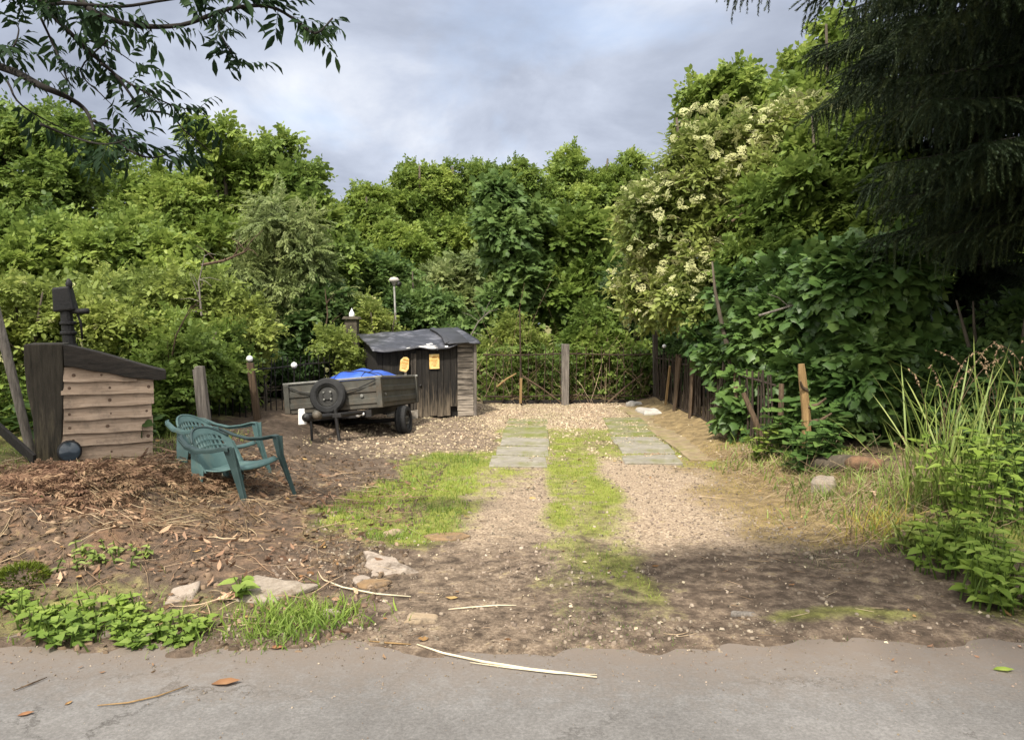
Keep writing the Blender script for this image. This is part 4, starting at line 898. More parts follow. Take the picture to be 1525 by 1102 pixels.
# ---- paving slabs of the two wheel tracks
def slab(x, y, w, d, rz, mat, label, name='paving_slab', cat='slab', group=None, th=.05, z=None):
    zb = hz(x, y) if z is None else z
    m = MB(); m.box((0, 0, 0), (w, d, th), jit=.012)
    o = m.build(name, M[mat], None, bevel=.008); o.location = (x, y, zb + .006); o.rotation_euler = (R(random.uniform(-1, 1)), R(random.uniform(-1, 1)), rz)
    return tag(o, label, cat, group)
ordn = ['nearest', 'second', 'third', 'fourth', 'fifth', 'farthest']
for side, x0, nm in ((0, -.345, 'left'), (1, 1.14, 'right')):
    for k in range(6):
        y = 8.48 + .70 * k + (.15 if side else 0); x = x0 + .05 * y + random.uniform(-.02, .02)
        slab(x, y, .62, .60 + random.uniform(-.03, .03), -.05 + random.uniform(-.03, .03), 'slab' if k < 3 else 'slab_green', f'{ordn[k]} grey paving slab of the {nm} wheel track', group=f'slabs of the {nm} wheel track', z=.0 if k < 4 else -.008)
for k in range(6):
    y = 9.0 + .92 * k; slab(2.33 - .012 * k, y, .68, .90, random.uniform(-.02, .02), 'path_ochre', f'{ordn[k]} ochre mossy slab of the edging path beside the right-hand railing', 'edging_slab', 'slab', 'ochre edging slabs', .05, z=.006)
def rock(name, px, py, w, d, h, mat, label, cat='stone', rz=0, seed=0, pts=None, tilt=(0, 0)):
    p = gnd(px, py, 0)
    for _ in range(6): p = gnd(px, py, hz(p[0], p[1]) + h * .4)
    rng = random.Random(seed); n = 9; vs = []
    out = ([(pts[i][0] + (pts[(i + 1) % len(pts)][0] - pts[i][0]) * t + rng.uniform(-.035, .035), pts[i][1] + (pts[(i + 1) % len(pts)][1] - pts[i][1]) * t + rng.uniform(-.035, .035)) for i in range(len(pts)) for t in (0, .35, .7)] if pts else None) or [(math.cos(2 * PI * i / n) * rng.uniform(.8, 1.1) * .5, math.sin(2 * PI * i / n) * rng.uniform(.8, 1.1) * .5) for i in range(n)]
    n = len(out); b = [(x * w, y * d, -h * .5) for x, y in out]; mid = [(x * w * 1.03, y * d * 1.03, h * .15 + rng.uniform(-.1, .1) * h) for x, y in out]; t = [(x * w * .86, y * d * .86, h * .5 + rng.uniform(-.15, .15) * h) for x, y in out]
    m = MB(); m.add(b + mid + t + [(0, 0, h * .55)], [(i, (i + 1) % n, n + (i + 1) % n, n + i) for i in range(n)] + [(n + i, n + (i + 1) % n, 2 * n + (i + 1) % n, 2 * n + i) for i in range(n)] + [(2 * n + i, 2 * n + (i + 1) % n, 3 * n) for i in range(n)])
    o = m.build(name, M[mat], bevel=min(.010, h * .22)); o.location = (p[0], p[1], hz(p[0], p[1]) + h * .18); o.rotation_euler = (R(tilt[0]), R(tilt[1]), R(rz)); return tag(o, label, cat)
SQ = [(-.5, -.5), (.5, -.48), (.52, .45), (-.46, .5)]
rock('white_block', 965, 612, .30, .62, .10, 'stone_white', 'flat white stone block beside the back right corner of the yard', 'block', 8, 1, SQ)
rock('white_block', 944, 601, .22, .26, .10, 'stone_white', 'smaller white stone block at the back railing, beyond the flat white one', 'block', 20, 2, SQ)
rock('flat_stone', 270, 884, .19, .15, .035, 'stone_pale', 'pale four-cornered flat stone tilted up on the left verge', rz=18, seed=3, pts=[(-.5, -.45), (.35, -.5), (.5, .5), (-.25, .35)], tilt=(28, -6))
rock('flat_stone', 628, 920, .16, .10, .03, 'stone_tan', 'tan oblong flat stone lying in the middle of the soil near the road', rz=-3, seed=4, pts=SQ, tilt=(8, 3))
rock('torn_sheet', 578, 838, .36, .40, .05, 'stone_pale', 'pale triangular concrete fragment at the edge of the left grass patch', 'slab fragment', 0, 5, [(-.55, .5), (-.35, -.1), (-.2, -.5), (.2, -.42), (.6, -.3), (.1, .1)], (6, 0))
rock('flat_stone', 556, 868, .22, .15, .03, 'stone_ochre', 'ochre flat stone just below the pale triangular fragment', rz=20, seed=6)
rock('flat_stone', 538, 862, .13, .13, .03, 'stone_pale', 'pinkish small flat stone left of the ochre stone', rz=5, seed=7)
rock('flat_stone', 392, 878, .50, .34, .04, 'stone_grey', 'large grey concrete slab half buried in the left verge', 'slab fragment', -14, 8, [(-.55, -.1), (-.2, -.5), (.3, -.35), (.6, .25), (.2, .35), (-.3, .5)], (8, -3))
rock('flat_stone', 665, 798, .36, .22, .025, 'stone_ochre', 'flat reddish stone set in the left wheel track', rz=5, seed=9)
rock('flat_stone', 492, 912, .12, .10, .03, 'stone_pale', 'rounded pale stone in the grass left of the soil near the road', rz=5, seed=10)
rock('flat_stone', 585, 793, .16, .10, .05, 'stone_tan', 'tan stone on the far edge of the left grass patch above the triangular fragment', rz=25, seed=12)
rock('flat_stone', 1228, 724, .24, .22, .14, 'stone_grey', 'grey boulder at the right verge in front of the mossy log', 'boulder', 15, 13)
rock('wood_offcut', 1107, 913, .13, .05, .02, 'wood_grey', 'short grey wood offcut lying near the road on the right', 'offcut', -4, 14, SQ)
rock('wood_offcut', 290, 700, .0 + .3, .05, .03, 'wood_tan', 'pale wood offcut on the soil heap in front of the bunker', 'offcut', -12, 15, SQ)
p = gnd(32, 815, .3); p[2] = hz(p[0], p[1])
rng = np.random.default_rng(9); n = 900; d = norm(rng.normal(size=(n, 3)) * [1, 1, .5] + [0, 0, .5]); q = np.array([p[0], p[1], p[2] - .02]) + d * np.array([.13, .11, .085])
mt_ = empty('moss_cushion', tuple(p), label='round green moss cushion at the left edge of the verge', cat='moss')
V, F, Rn = scatter([(np.array([[0, -.15, 0], [0, .15, 0], [1, 0, 0]], float), np.array([[0, 1, 2]]), np.zeros(3))], q, d + rng.normal(size=(n, 3)) * .3, rng.normal(size=(n, 3)), .035, rng); mesh_np('tuft', V, F, M['moss'], mt_, Rn)

# ---- stalks and leaves one can tell apart on the road and the soil
def stalk(pix, rad, mat, label, name='dry_stalk', cat='stalk', lift=.008):
    pts = []
    for px, py in pix:
        q = gnd(px, py, 0.0)
        for _ in range(6): q = gnd(px, py, max(0, hz(q[0], q[1])) + lift)
        pts.append(q)
    m = MB(); n = len(pts); m.tube(pts, [rad * (1 - .5 * abs(2 * i / (n - 1) - 1)) for i in range(n)], 6, jit=.08); return tag(m.build(name, M[mat], smooth=True), label, cat)
M['stalk'] = noise_mat('stalk', [(.3, (.42, .36, .24)), (.7, (.66, .58, .42))], 12, .7, .2, 40)
stalk([(621, 959), (660, 972), (720, 985), (790, 996), (850, 1003), (889, 1008)], .007, 'stalk', 'longest pale dry stalk, lying across the road edge')
stalk([(700, 986), (760, 994), (830, 1002), (889, 1004)], .004, 'stalk', 'thin pale stalk lying along the longest one on the road')
stalk([(668, 907), (700, 904), (740, 901), (769, 901)], .005, 'stalk', 'short straight pale stalk on the soil right of the tan oblong stone')
stalk([(480, 862), (510, 874), (560, 884), (612, 888)], .006, 'stalk', 'curved pale stalk below the ochre stone')
stalk([(145, 1050), (190, 1046), (235, 1036), (280, 1020)], .004, 'wood_tan', 'faint thin brown twig lying on the road at the left')
stalk([(20, 1028), (45, 1018), (70, 1008)], .004, 'wood_brown', 'short brown twig at the far left of the road')
stalk([(550, 954), (580, 957), (612, 959)], .005, 'wood_tan', 'tan stalk end lying beside the tip of the longest stalk')
stalk([(330, 668), (331, 690), (332, 712)], .012, 'stalk', 'cut pale stem standing upright in front of the nearer green chair')
def road_leaf(px, py, size, mat, label, rz):
    q = gnd(px, py, .01); rng = np.random.default_rng(int(px)); a = R(rz)
    lv, lf = leaf_long(.24, .02); lv = lv.copy(); lv[:, 2] = .10 * np.abs(lv[:, 1]) / .24 + .10 * (lv[:, 0] - .5) ** 2 * 4 * (lv[:, 0] > .5); lv[3, 1] += .06; V, F, Rn = scatter([(lv, lf, np.linspace(.1, .9, len(lv)))], np.array([[q[0], q[1], .003]]), np.array([[math.cos(a), math.sin(a), .0]]), np.array([[.02, -.03, 1.0]]), size, rng, None, .9); V[:, 2] = np.maximum(V[:, 2], .002)
    tag(mesh_np('fallen_leaf', V, F, M[mat], None, Rn), label, 'leaf')
road_leaf(314, 1016, .125, 'redleaf', 'large rusty orange dead leaf on the road', 3)
road_leaf(25, 1063, .06, 'redleaf', 'small brown dead leaf near the left bottom corner of the road', 20)
road_leaf(96, 1047, .035, 'litter', 'tiny dark dead leaf on the road between the small brown leaf and the rusty one', 60)
road_leaf(400, 962, .08, 'redleaf', 'orange dead leaf on the road edge below the grass tuft', -8)
road_leaf(1478, 994, .09, 'weed', 'green fallen leaf on the road at the right', -15)
# ================================================================== LOOSE STUFF ON THE GROUND
def rand_ground(n, x0, x1, y0, y1, rng, dens):
    x = rng.uniform(x0, x1, n); y = rng.uniform(y0, y1, n); k = rng.random(n) < dens(x, y)
    return x[k], y[k]
def flake(rng):
    a = np.sort(rng.uniform(0, 2 * PI, 5)); r = rng.uniform(.6, 1, 5) * .5; h = .22
    top = np.stack([np.cos(a) * r * .8, np.sin(a) * r * .8, np.full(5, h)], -1); bot = np.stack([np.cos(a) * r, np.sin(a) * r, np.full(5, -.1)], -1)
    v = np.concatenate([top, bot, [[0, 0, h * 1.2]]]); f = [[i, (i + 1) % 5, 10] for i in range(5)]
    for i in range(5): j = (i + 1) % 5; f += [[i, 5 + i, j], [j, 5 + i, 5 + j]]
    return v, np.array(f), np.full(11, rng.random())
TF = [flake(_r) for _ in range(8)]
def lay(name, tpls, x, y, smin, smax, mat, rng, lift=.003, tilt=.25, pw=2.0, stuff=True, rnd=None, rs=.15):
    n = len(x); p = np.stack([x, y, hgt(x, y) + lift], -1); a = rng.uniform(0, 2 * PI, n)
    X = np.stack([np.cos(a), np.sin(a), rng.normal(size=n) * tilt * .5], -1); Zr = np.array([0, 0, 1.0]) + rng.normal(size=(n, 3)) * tilt
    V, F, Rn = scatter(tpls, p, X, Zr, smin + (smax - smin) * rng.random(n) ** pw, rng, rnd, rs)
    return tag(mesh_np(name, V, F, M[mat], None, Rn), kind='stuff' if stuff else None)
rg = np.random.default_rng(31)
zc = lambda k: (lambda x, y: zones(x, y)[k])
x, y = rand_ground(26000, -2.6, 2.7, 8.6, 15.0, rg, lambda x, y: np.clip(zones(x, y)['pale'] * 1.0 + .10, 0, 1) * (1 - .8 * (zones(x, y)['moss'] > .5)) * (1 - .75 * sm(1.9, 2.1, x)) * (.35 + .65 * vnoise(x, y, .3, 47)))
lay('wood_chips', TF, x, y, .02, .06, 'chips', rg, tilt=.35, rnd=np.clip(rg.beta(2.0, 1.3, len(x)), 0, 1))
def fd(x, y):
    z = zones(x, y); c = vnoise(x, y, .45, 41)
    return np.clip(.10 + .75 * z['pale'] * .45 + .7 * sm(.5, .75, c) * (1 - sm(5.2, 6.5, y)), 0, 1) * (1 - .7 * z['moss'])
x, y = rand_ground(30000, -1.5, 3.2, 3.52, 8.8, rg, fd)
lay('gravel', TF, x, y, .006, .042, 'stones', rg, rnd=rg.beta(1.5, 2.4, len(x)), pw=3.5)
x, y = rand_ground(16000, -4.4, -.7, 3.55, 8.5, rg, lambda x, y: .30 + .5 * (vnoise(x, y, .4, 43) > .55))
lay('soil_clods', TF, x, y, .006, .07, 'clods', rg, rnd=rg.beta(1.5, 2.4, len(x)), pw=3.2) if 'clods' in M else None
x, y = rand_ground(220, -.9, 3.3, 3.3, 5.2, rg, lambda x, y: .25 + .75 * (y > 3.7))
lay('pale_petals', [(lambda l: (l[0], l[1], np.full(len(l[0]), .9)))(leaf_oval(.35, .05, .05))], x, y, .008, .036, 'chips', rg, .008, .4, 3, rnd=.70 + .25 * rg.random(len(x)))
x, y = rand_ground(900, -4.4, 3.4, 3.3, 9.5, rg, lambda x, y: .10 + .5 * (x < -.9) * (y > 3.7) + .3 * (x > 1.9) * (y > 3.7))
lay('leaf_litter', [(lambda l: (l[0], l[1], np.full(len(l[0]), .5)))(leaf_long(.24, -.15))], x, y, .02, .075, 'litter', rg, .008, .35, 2)
# dry stalks: thin bent rods lying on the heap
def rods(name, x, y, L, w, mat, rng, lift, rise=.10, stuff=True, ang=None):
    n = len(x); a = rng.uniform(0, 2 * PI, n) if ang is None else ang; k = 5; t = np.linspace(-.5, .5, k)
    bend = rng.normal(size=n) * .18; px = x[:, None] + L[:, None] * (t * np.cos(a)[:, None] - bend[:, None] * (t * t - .1) * np.sin(a)[:, None]); py = y[:, None] + L[:, None] * (t * np.sin(a)[:, None] + bend[:, None] * (t * t - .1) * np.cos(a)[:, None])
    pz = hgt(px, py) + lift + L[:, None] * rise * (np.abs(rng.normal(size=n))[:, None] * (t + .5) + .05 * rng.normal(size=(n, k)))
    pz = np.maximum(pz, hgt(px, py) + .004)
    d = np.stack([np.cos(a), np.sin(a), 0 * a], -1); s = np.stack([-np.sin(a), np.cos(a), 0 * a], -1); up = np.array([0, 0, 1.0])
    P = np.stack([px, py, pz], -1); ww = w[:, None, None] * (1 - .5 * np.abs(t) * 2)[None, :, None]
    ring = [P + (s[:, None] * math.cos(b) + up * math.sin(b)) * ww for b in (PI / 2, PI * 7 / 6, PI * 11 / 6)]
    V = np.stack(ring, 2).reshape(n, k * 3, 3); f = []
    for i in range(k - 1):
        for j in range(3): a0, a1, b0, b1 = i * 3 + j, i * 3 + (j + 1) % 3, i * 3 + 3 + j, i * 3 + 3 + (j + 1) % 3; f += [[a0, a1, b1], [a0, b1, b0]]
    F = np.array(f)[None] + (np.arange(n) * k * 3)[:, None, None]
    return tag(mesh_np(name, V.reshape(-1, 3), F.reshape(-1, 3), M[mat], None, np.repeat(rng.random(n), k * 3)), kind='stuff' if stuff else None)
def sd(x, y): return np.clip(.25 + .75 * sm(-1.5, -2.6, x) * sm(4.6, 5.4, y) , 0, 1) * sm(3.72, 3.85, y) * (1 - sm(-1.3, -.6, x)) * (1 - .6 * sm(6.8, 7.6, y))
x, y = rand_ground(7500, -4.6, -.55, 3.7, 7.8, rg, sd); n = len(x)
rods('dry_stalks', x, y, .03 + .36 * rg.random(n) ** 3, .0012 + .0045 * rg.random(n) ** 2.2, 'straw', rg, .012)
x, y = rand_ground(9000, -4.5, -.7, 3.55, 7.6, rg, lambda x, y: .9 * sd(x, y)); lay('bark_scraps', [(lambda l: (l[0], l[1], np.full(len(l[0]), .5)))(leaf_long(.16, -.2))], x, y, .025, .10, 'scraps', rg, .012, .7, 2)
x, y = rand_ground(900, 1.6, 3.5, 4.6, 9, rg, lambda x, y: .5 * np.ones_like(x)); n = len(x)
rods('dry_grass_bits', x, y, .05 + .25 * rg.random(n) ** 2, .001 + .0015 * rg.random(n), 'straw', rg, .01)
x, y = rand_ground(420, -.9, 3.2, 3.6, 6.5, rg, lambda x, y: .5 * np.ones_like(x)); n = len(x)
rods('twigs', x, y, .03 + .12 * rg.random(n) ** 2, .001 + .0015 * rg.random(n), 'straw', rg, .006, .03)

x, y = rand_ground(3600, -4.5, -1.9, 4.4, 6.5, rg, lambda x, y: .9 * sm(.48, .62, vnoise(x, y, .6, 71)) * sm(-1.9, -2.6, x)); n = len(x)
p = np.stack([x, y, hgt(x, y) + .015 + .06 * rg.random(n) ** 1.5], -1); a = rg.uniform(0, 2 * PI, n); V, F, Rn = scatter(T['fine'], p, np.stack([np.cos(a), np.sin(a), rg.uniform(-.25, .35, n)], -1), np.array([0, -.2, 1.]) + rg.normal(size=p.shape) * .4, .20 * rg.uniform(.4, 1.25, n), rg); V[:, 2] = np.maximum(V[:, 2], hgt(V[:, 0], V[:, 1]) + .003)
tag(mesh_np('dead_bracken', V, F, M['bracken'], None, Rn), kind='stuff')
x, y = rand_ground(700, -1.5, 3.2, 3.35, 3.85, rg, lambda x, y: sm(3.3, 3.75, y + .3 * (vnoise(x, y, .3, 73) - .5))); lay('road_grit', TF, x, y, .004, .016, 'stones', rg, .016, rnd=rg.beta(1.5, 2.4, len(x)), pw=2.5)
x, y = rand_ground(6500, -3.0, 3.2, 2.6, 3.75, rg, lambda x, y: .10 + .75 * sm(3.0, 3.6, y + .5 * (vnoise(x, y, .35, 81) - .5))); xx = len(x); pz = np.stack([x, y, np.full(xx, .002)], -1); a = rg.uniform(0, 2 * PI, xx)
V, F, Rn = scatter(TF, pz, np.stack([np.cos(a), np.sin(a), 0 * a], -1), np.array([0, 0, 1.]) + rg.normal(size=pz.shape) * .2, .003 + .012 * rg.random(xx) ** 2.5, rg, rg.beta(1.2, 2.2, xx)); tag(mesh_np('road_grit', V, F, M['stones'], None, Rn), kind='stuff')
x, y = rand_ground(170, -3.0, 3.2, 3.2, 3.8, rg, lambda x, y: .7 * sm(3.1, 3.7, y)); xx = len(x); pz = np.stack([x, y, np.full(xx, .006)], -1); a = rg.uniform(0, 2 * PI, xx)
V, F, Rn = scatter([(lambda l: (l[0], l[1], np.full(len(l[0]), .5)))(leaf_long(.2, -.25))], pz, np.stack([np.cos(a), np.sin(a), .1 * rg.normal(size=xx)], -1), np.array([0, 0, 1.]) + rg.normal(size=pz.shape) * .4, .012 + .035 * rg.random(xx) ** 2, rg); V[:, 2] = np.maximum(V[:, 2], .002); tag(mesh_np('leaf_litter', V, F, M['scraps'], None, Rn), kind='stuff')
# grass blades
def blade(rng, segs=3, w=.06, bend=.5):
    v = []; ph = rng.uniform(.2, 1) * bend
    for i in range(segs):
        t = i / segs; v += [[ph * t * t, -w * (1 - t * .6), t * (1 - .25 * ph * t)], [ph * t * t, w * (1 - t * .6), t * (1 - .25 * ph * t)]]
    v.append([ph, 0, 1 - .25 * ph]); f = []
    for i in range(segs - 1): f += [[2 * i, 2 * i + 1, 2 * i + 3], [2 * i, 2 * i + 3, 2 * i + 2]]
    f.append([2 * segs - 2, 2 * segs - 1, 2 * segs]); return np.array(v), np.array(f), np.linspace(0, 1, len(v)) * .5 + .25
TB = [blade(_r, 2, .05, .9) for _ in range(6)]; TL = [blade(_r, 7, .0085, .9) for _ in range(8)]
def grass(name, x, y, hmin, hmax, mat, rng, stuff=True, parent=None, tpl=TB, lean=.3):
    n = len(x); p = np.stack([x, y, hgt(x, y) - .003], -1); a = rng.uniform(0, 2 * PI, n)
    X = np.stack([np.cos(a), np.sin(a), 0 * a], -1); Zr = np.array([0, 0, 1.0]) + rng.normal(size=(n, 3)) * lean * np.array([1, 1, 0])
    Y = norm(np.cross(Zr, X)); X = np.cross(Y, norm(Zr))
    V, F, Rn = scatter(tpl, p, X, Zr, hmin + (hmax - hmin) * rng.random(n) ** 1.6, rng, None, .5)
    return tag(mesh_np(name, V, F, M[mat], parent, Rn), kind='stuff' if stuff else None)
x, y = rand_ground(150000, -1.9, 2.0, 4.2, 11.6, rg, lambda x, y: np.clip(zones(x, y)['moss'] - .25, 0, 1) ** 1.3)
inslab = np.zeros(len(x), bool)
for x0, off in ((-.345, 0), (1.14, .15)):
    for k in range(6): inslab |= (np.abs(x - (x0 + .05 * y)) < .28) & (np.abs(y - (8.48 + .7 * k + off)) < .26) & (rg.random(len(x)) < (.97 if k < 3 else .8))
grass('grass', x[~inslab], y[~inslab], .012, .05, 'grass', rg)
x, y = rand_ground(14000, -1.75, -.35, 5.2, 8.9, rg, lambda x, y: np.clip(zones(x, y)['moss'] - .35, 0, 1) * .65)
grass('grass_tufts', x, y, .03, .085, 'weed', rg)
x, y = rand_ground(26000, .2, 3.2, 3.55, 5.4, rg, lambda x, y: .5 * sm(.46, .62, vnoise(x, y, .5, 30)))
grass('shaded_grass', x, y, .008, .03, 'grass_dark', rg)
x, y = rand_ground(30000, 1.6, 3.3, 4.8, 9.5, rg, lambda x, y: zones(x, y)['ochre'] * (.15 + .7 * sm(.45, .65, vnoise(x, y, .4, 51))))
grass('golden_moss', x, y, .008, .035, 'grass_gold', rg)
x, y = rand_ground(16000, 2.0, 3.4, 4.8, 9, rg, lambda x, y: .42 * sm(2.15, 2.8, x + (vnoise(x, y, .5, 52) - .5) * .6))
grass('verge_grass', x, y, .03, .16, 'grass_tall', rg)
x, y = rand_ground(2600, 1.9, 3.3, 4.9, 8.6, rg, lambda x, y: .8 * sm(2.0, 2.5, x)); n = len(x); rods('dry_grass_bits', x, y, .08 + .30 * rg.random(n) ** 2, .001 + .0018 * rg.random(n), 'straw', rg, .012, .45)
x, y = rand_ground(9000, -5.2, -2.2, 5.3, 9, rg, lambda x, y: .5 * sm(-2.5, -3.4, x + (vnoise(x, y, .5, 52) - .5) * 1.2) * np.clip((y > 7.1) + (x < -4.1) + .12, 0, 1))
grass('heap_grass', x, y, .03, .14, 'grass_tall', rg)
x, y = rand_ground(2800, -4.2, -1.2, 3.52, 4.2, rg, lambda x, y: .35 * (vnoise(x, y, .3, 55) > .5)); grass('road_edge_grass', x, y, .02, .09, 'weed', rg)

# single tufts and weeds one can tell apart
def tuft(px, py, n, rad, h0, h1, mat, label, seed, tpl=TB, lean=.35, name='grass_tuft', cat='grass', z=0.0):
    p = gnd(px, py, z)
    for _ in range(5): p = gnd(px, py, hz(p[0], p[1]))
    rng = np.random.default_rng(seed); root = empty(name, (p[0], p[1], hz(p[0], p[1])), label=label, cat=cat)
    x = p[0] + rng.normal(size=n) * rad; y = p[1] + rng.normal(size=n) * rad * .7
    tag(grass('blades', x, y, h0, h1, mat, rng, False, root, tpl, lean), kind='stuff'); return root, p
tuft(455, 925, 900, .16, .03, .13, 'weed', 'bright green grass tuft at the road edge below the grey concrete slab', 61)
tuft(405, 945, 420, .12, .03, .10, 'weed', 'low grass tuft left of the bright one at the road edge', 62)
tuft(575, 800, 380, .10, .02, .07, 'weed', 'small grass tuft above the pale triangular fragment', 63)
tuft(505, 965, 60, .05, .01, .04, 'weed', 'tiny green weed sprig on the road edge', 64)
def herb(px, py, n, rad, h, ls, mat, label, seed, tpl='ovate', name='leafy_weed', cat='weed', stems=True, z=0., up=.7, squash=.7):
    p = gnd(px, py, z)
    for _ in range(6): p = gnd(px, py, hz(p[0], p[1]))
    rng = np.random.default_rng(seed); root = empty(name, (p[0], p[1], hz(p[0], p[1])), label=label, cat=cat); m = MB(); P, X, Zr = [], [], []
    for i in range(n):
        a = rng.uniform(0, 2 * PI); r = rad * math.sqrt(rng.random()); bx, by = p[0] + math.cos(a) * r, max(p[1] + math.sin(a) * r * squash, 3.55); bz = hz(bx, by)
        hh = h * rng.uniform(.5, 1.1); l = Vector((rng.normal() * .16, rng.normal() * .12 - .05, 1)); pts = [Vector((bx, by, bz)), Vector((bx, by, bz)) + l * hh * .5, Vector((bx, by, bz)) + Vector((l.x * 1.6, l.y * 1.6, 1)) * hh]
        m.tube(pts, [.006, .005, .003], 4, cap=False); k = max(2, int(hh / .09))
        for j in range(k):
            t = (j + .6) / k; q = pts[0] + (pts[2] - pts[0]) * t
            for s in range(2):
                b = rng.uniform(0, 2 * PI); P.append(tuple(q)); X.append((math.cos(b), math.sin(b), up * rng.uniform(0, .7) - .1)); Zr.append((0, -.25, 1))
    V, F, Rn = scatter(T[tpl] if isinstance(tpl, str) else tpl, np.array(P), np.array(X), np.array(Zr), ls * rng.uniform(.6, 1.2, len(P)), rng)
    V[:, 2] = np.maximum(V[:, 2], hgt(V[:, 0], V[:, 1]) + .004)
    m.build('stems', M[mat], root); mesh_np('leaves', V, F, M[mat], root, Rn); return root
one = [(lambda l: (l[0], l[1], np.full(len(l[0]), .5)))(leaf_ovate(.32))]
onew = [(lambda l: (l[0], l[1], np.full(len(l[0]), .5)))(leaf_ovate(.42))]
ones = [(lambda l: (l[0], l[1], np.full(len(l[0]), .5)))(leaf_ovate(.24))]
herb(130, 940, 80, .30, .13, .062, 'weed', 'broad-leaved green weed patch at the left of the road edge', 71, onew)
herb(240, 945, 60, .22, .08, .05, 'weed', 'smaller leafy weed patch between the broad-leaved one and the grass tufts', 72, onew)
herb(15, 905, 14, .10, .09, .06, 'weed', 'small weed at the far left edge of the verge', 73, one)
tuft(175, 930, 260, .22, .03, .11, 'grass_tall', 'thin grass growing through the broad-leaved weed patch', 66)
herb(60, 930, 14, .16, .16, .045, 'lf_bright', 'upright small-leaved sprig at the left of the broad-leaved weed patch', 65, ones)
herb(355, 890, 4, .05, .13, .10, 'weed', 'single pale green seedling beside the grey concrete slab', 74, one)
herb(25, 640, 40, .35, .75, .10, 'lf_mid', 'leafy weeds at the left edge hiding the foot of the grey pole', 78, one)
herb(110, 840, 12, .20, .08, .06, 'grass_tall', 'sparse dull green weed on the left soil heap', 75, ones)
herb(195, 860, 8, .14, .08, .06, 'grass_tall', 'sprig of weed on the soil heap above the flat stone', 76, ones)
# right-hand verge
herb(1430, 850, 60, .30, .26, .085, 'weed', 'bright green leafy weed with oval leaves on the right verge', 81, one)
herb(1400, 815, 40, .26, .20, .085, 'lf_yellow', 'yellow-green leafy weed just left of the bright one on the right verge', 82, one)
herb(1500, 905, 62, .25, .30, .095, 'weed', 'dense rounded green plant at the bottom right beside the road', 83, ones, name='leafy_plant', cat='plant')
herb(1470, 770, 30, .34, .60, .09, 'weed', 'tall leafy stems behind the bright green weed on the right verge', 84, one, name='leafy_plant', cat='plant')
herb(1525, 740, 36, .4, .85, .10, 'lf_blue', 'tall bluish leafy plant at the right edge of the view', 85, one, name='leafy_plant', cat='plant')
herb(1140, 690, 16, .13, .38, .085, 'lf_bright', 'light green sapling at the foot of the hedge near the boulder', 86, onew, name='sapling', cat='sapling')
herb(1205, 668, 40, .30, .55, .17, 'lf_syc', 'broad-leaved dark seedling beside the broken trunk stub', 87, onew, name='sapling', cat='sapling')
herb(1212, 700, 34, .22, .42, .13, 'lf_syc', 'low broad-leaved seedling in front of the broken trunk stub', 79, onew, name='sapling', cat='sapling')
herb(1290, 650, 40, .34, .50, .14, 'lf_syc', 'dark leafy seedling behind the mossy log', 88, onew, name='sapling', cat='sapling')
herb(1190, 690, 30, .22, .16, .04, 'grass_tall', 'low feathery green weed between the boulder and the hedge', 89, ones)
def tall_grass(px, py, n, h0, h1, label, seed, mat='grass_tall', rad=.16, lean=.22, heads=6):
    root, p = tuft(px, py, n, rad, h0, h1, mat, label, seed, TL, lean, 'tall_grass', 'grass')
    rng = np.random.default_rng(seed + 500); m = MB(); P, X = [], []
    for i in range(heads):
        l = h1 * rng.uniform(.95, 1.18); dx, dy = rng.normal() * .22, rng.normal() * .12 - .05; bx, by = p[0] + rng.normal() * rad, p[1] + rng.normal() * rad * .5; z = hz(bx, by)
        pts = [Vector((bx + dx * t * t * l, by + dy * t * t * l, z + l * (t - .22 * t ** 4))) for t in np.linspace(0, 1, 8)]; m.tube(pts, [.0035 * (1 - .6 * t) for t in np.linspace(0, 1, 8)], 4, cap=False)
        for k in range(16):
            t = rng.uniform(.72, 1.0); q = pts[0].lerp(pts[0], 0); j = min(6, int(t * 7)); q = pts[j].lerp(pts[j + 1], t * 7 - j); P.append(tuple(q)); X.append((rng.normal() * .5 + dx, rng.normal() * .4, -.5 + rng.normal() * .4))
    m.build('stalks', M['straw'], root)
    V, F, Rn = scatter(ones, np.array(P), np.array(X), np.tile([0, -1., .5], (len(P), 1)), .017 * rng.uniform(.6, 1.5, len(P)), rng); mesh_np('seed_heads', V, F, M['straw'], root, Rn)
tall_grass(1395, 755, 120, .40, 1.30, 'tall arching grass clump on the right verge beside the leafy stems', 91, rad=.14)
tall_grass(1350, 750, 40, .25, .62, 'shorter grass clump left of the tallest one, behind the golden moss', 92, rad=.14)
tall_grass(1500, 720, 110, .5, 1.30, 'tall grass with pale drooping seed heads at the right edge', 93, rad=.2, heads=12)
tall_grass(1310, 800, 160, .12, .34, 'low yellowish grass clump at the front of the right verge', 94, 'grass_gold', .16, .5, 0 + 3)
tall_grass(1235, 745, 90, .08, .22, 'straggly grass in front of the mossy log', 95, 'grass_tall', .18, .5, 2)

# ================================================================== TREES AND SHRUBS
TREES = 'trees and shrubs beyond the fences'
def P_(name, label, cat, bx, by, E, *a, **k): return plant(name, label, cat, (bx, by), E, *a, **k)
def bx(px, Y): return (px - 762.5) / FPX * Y
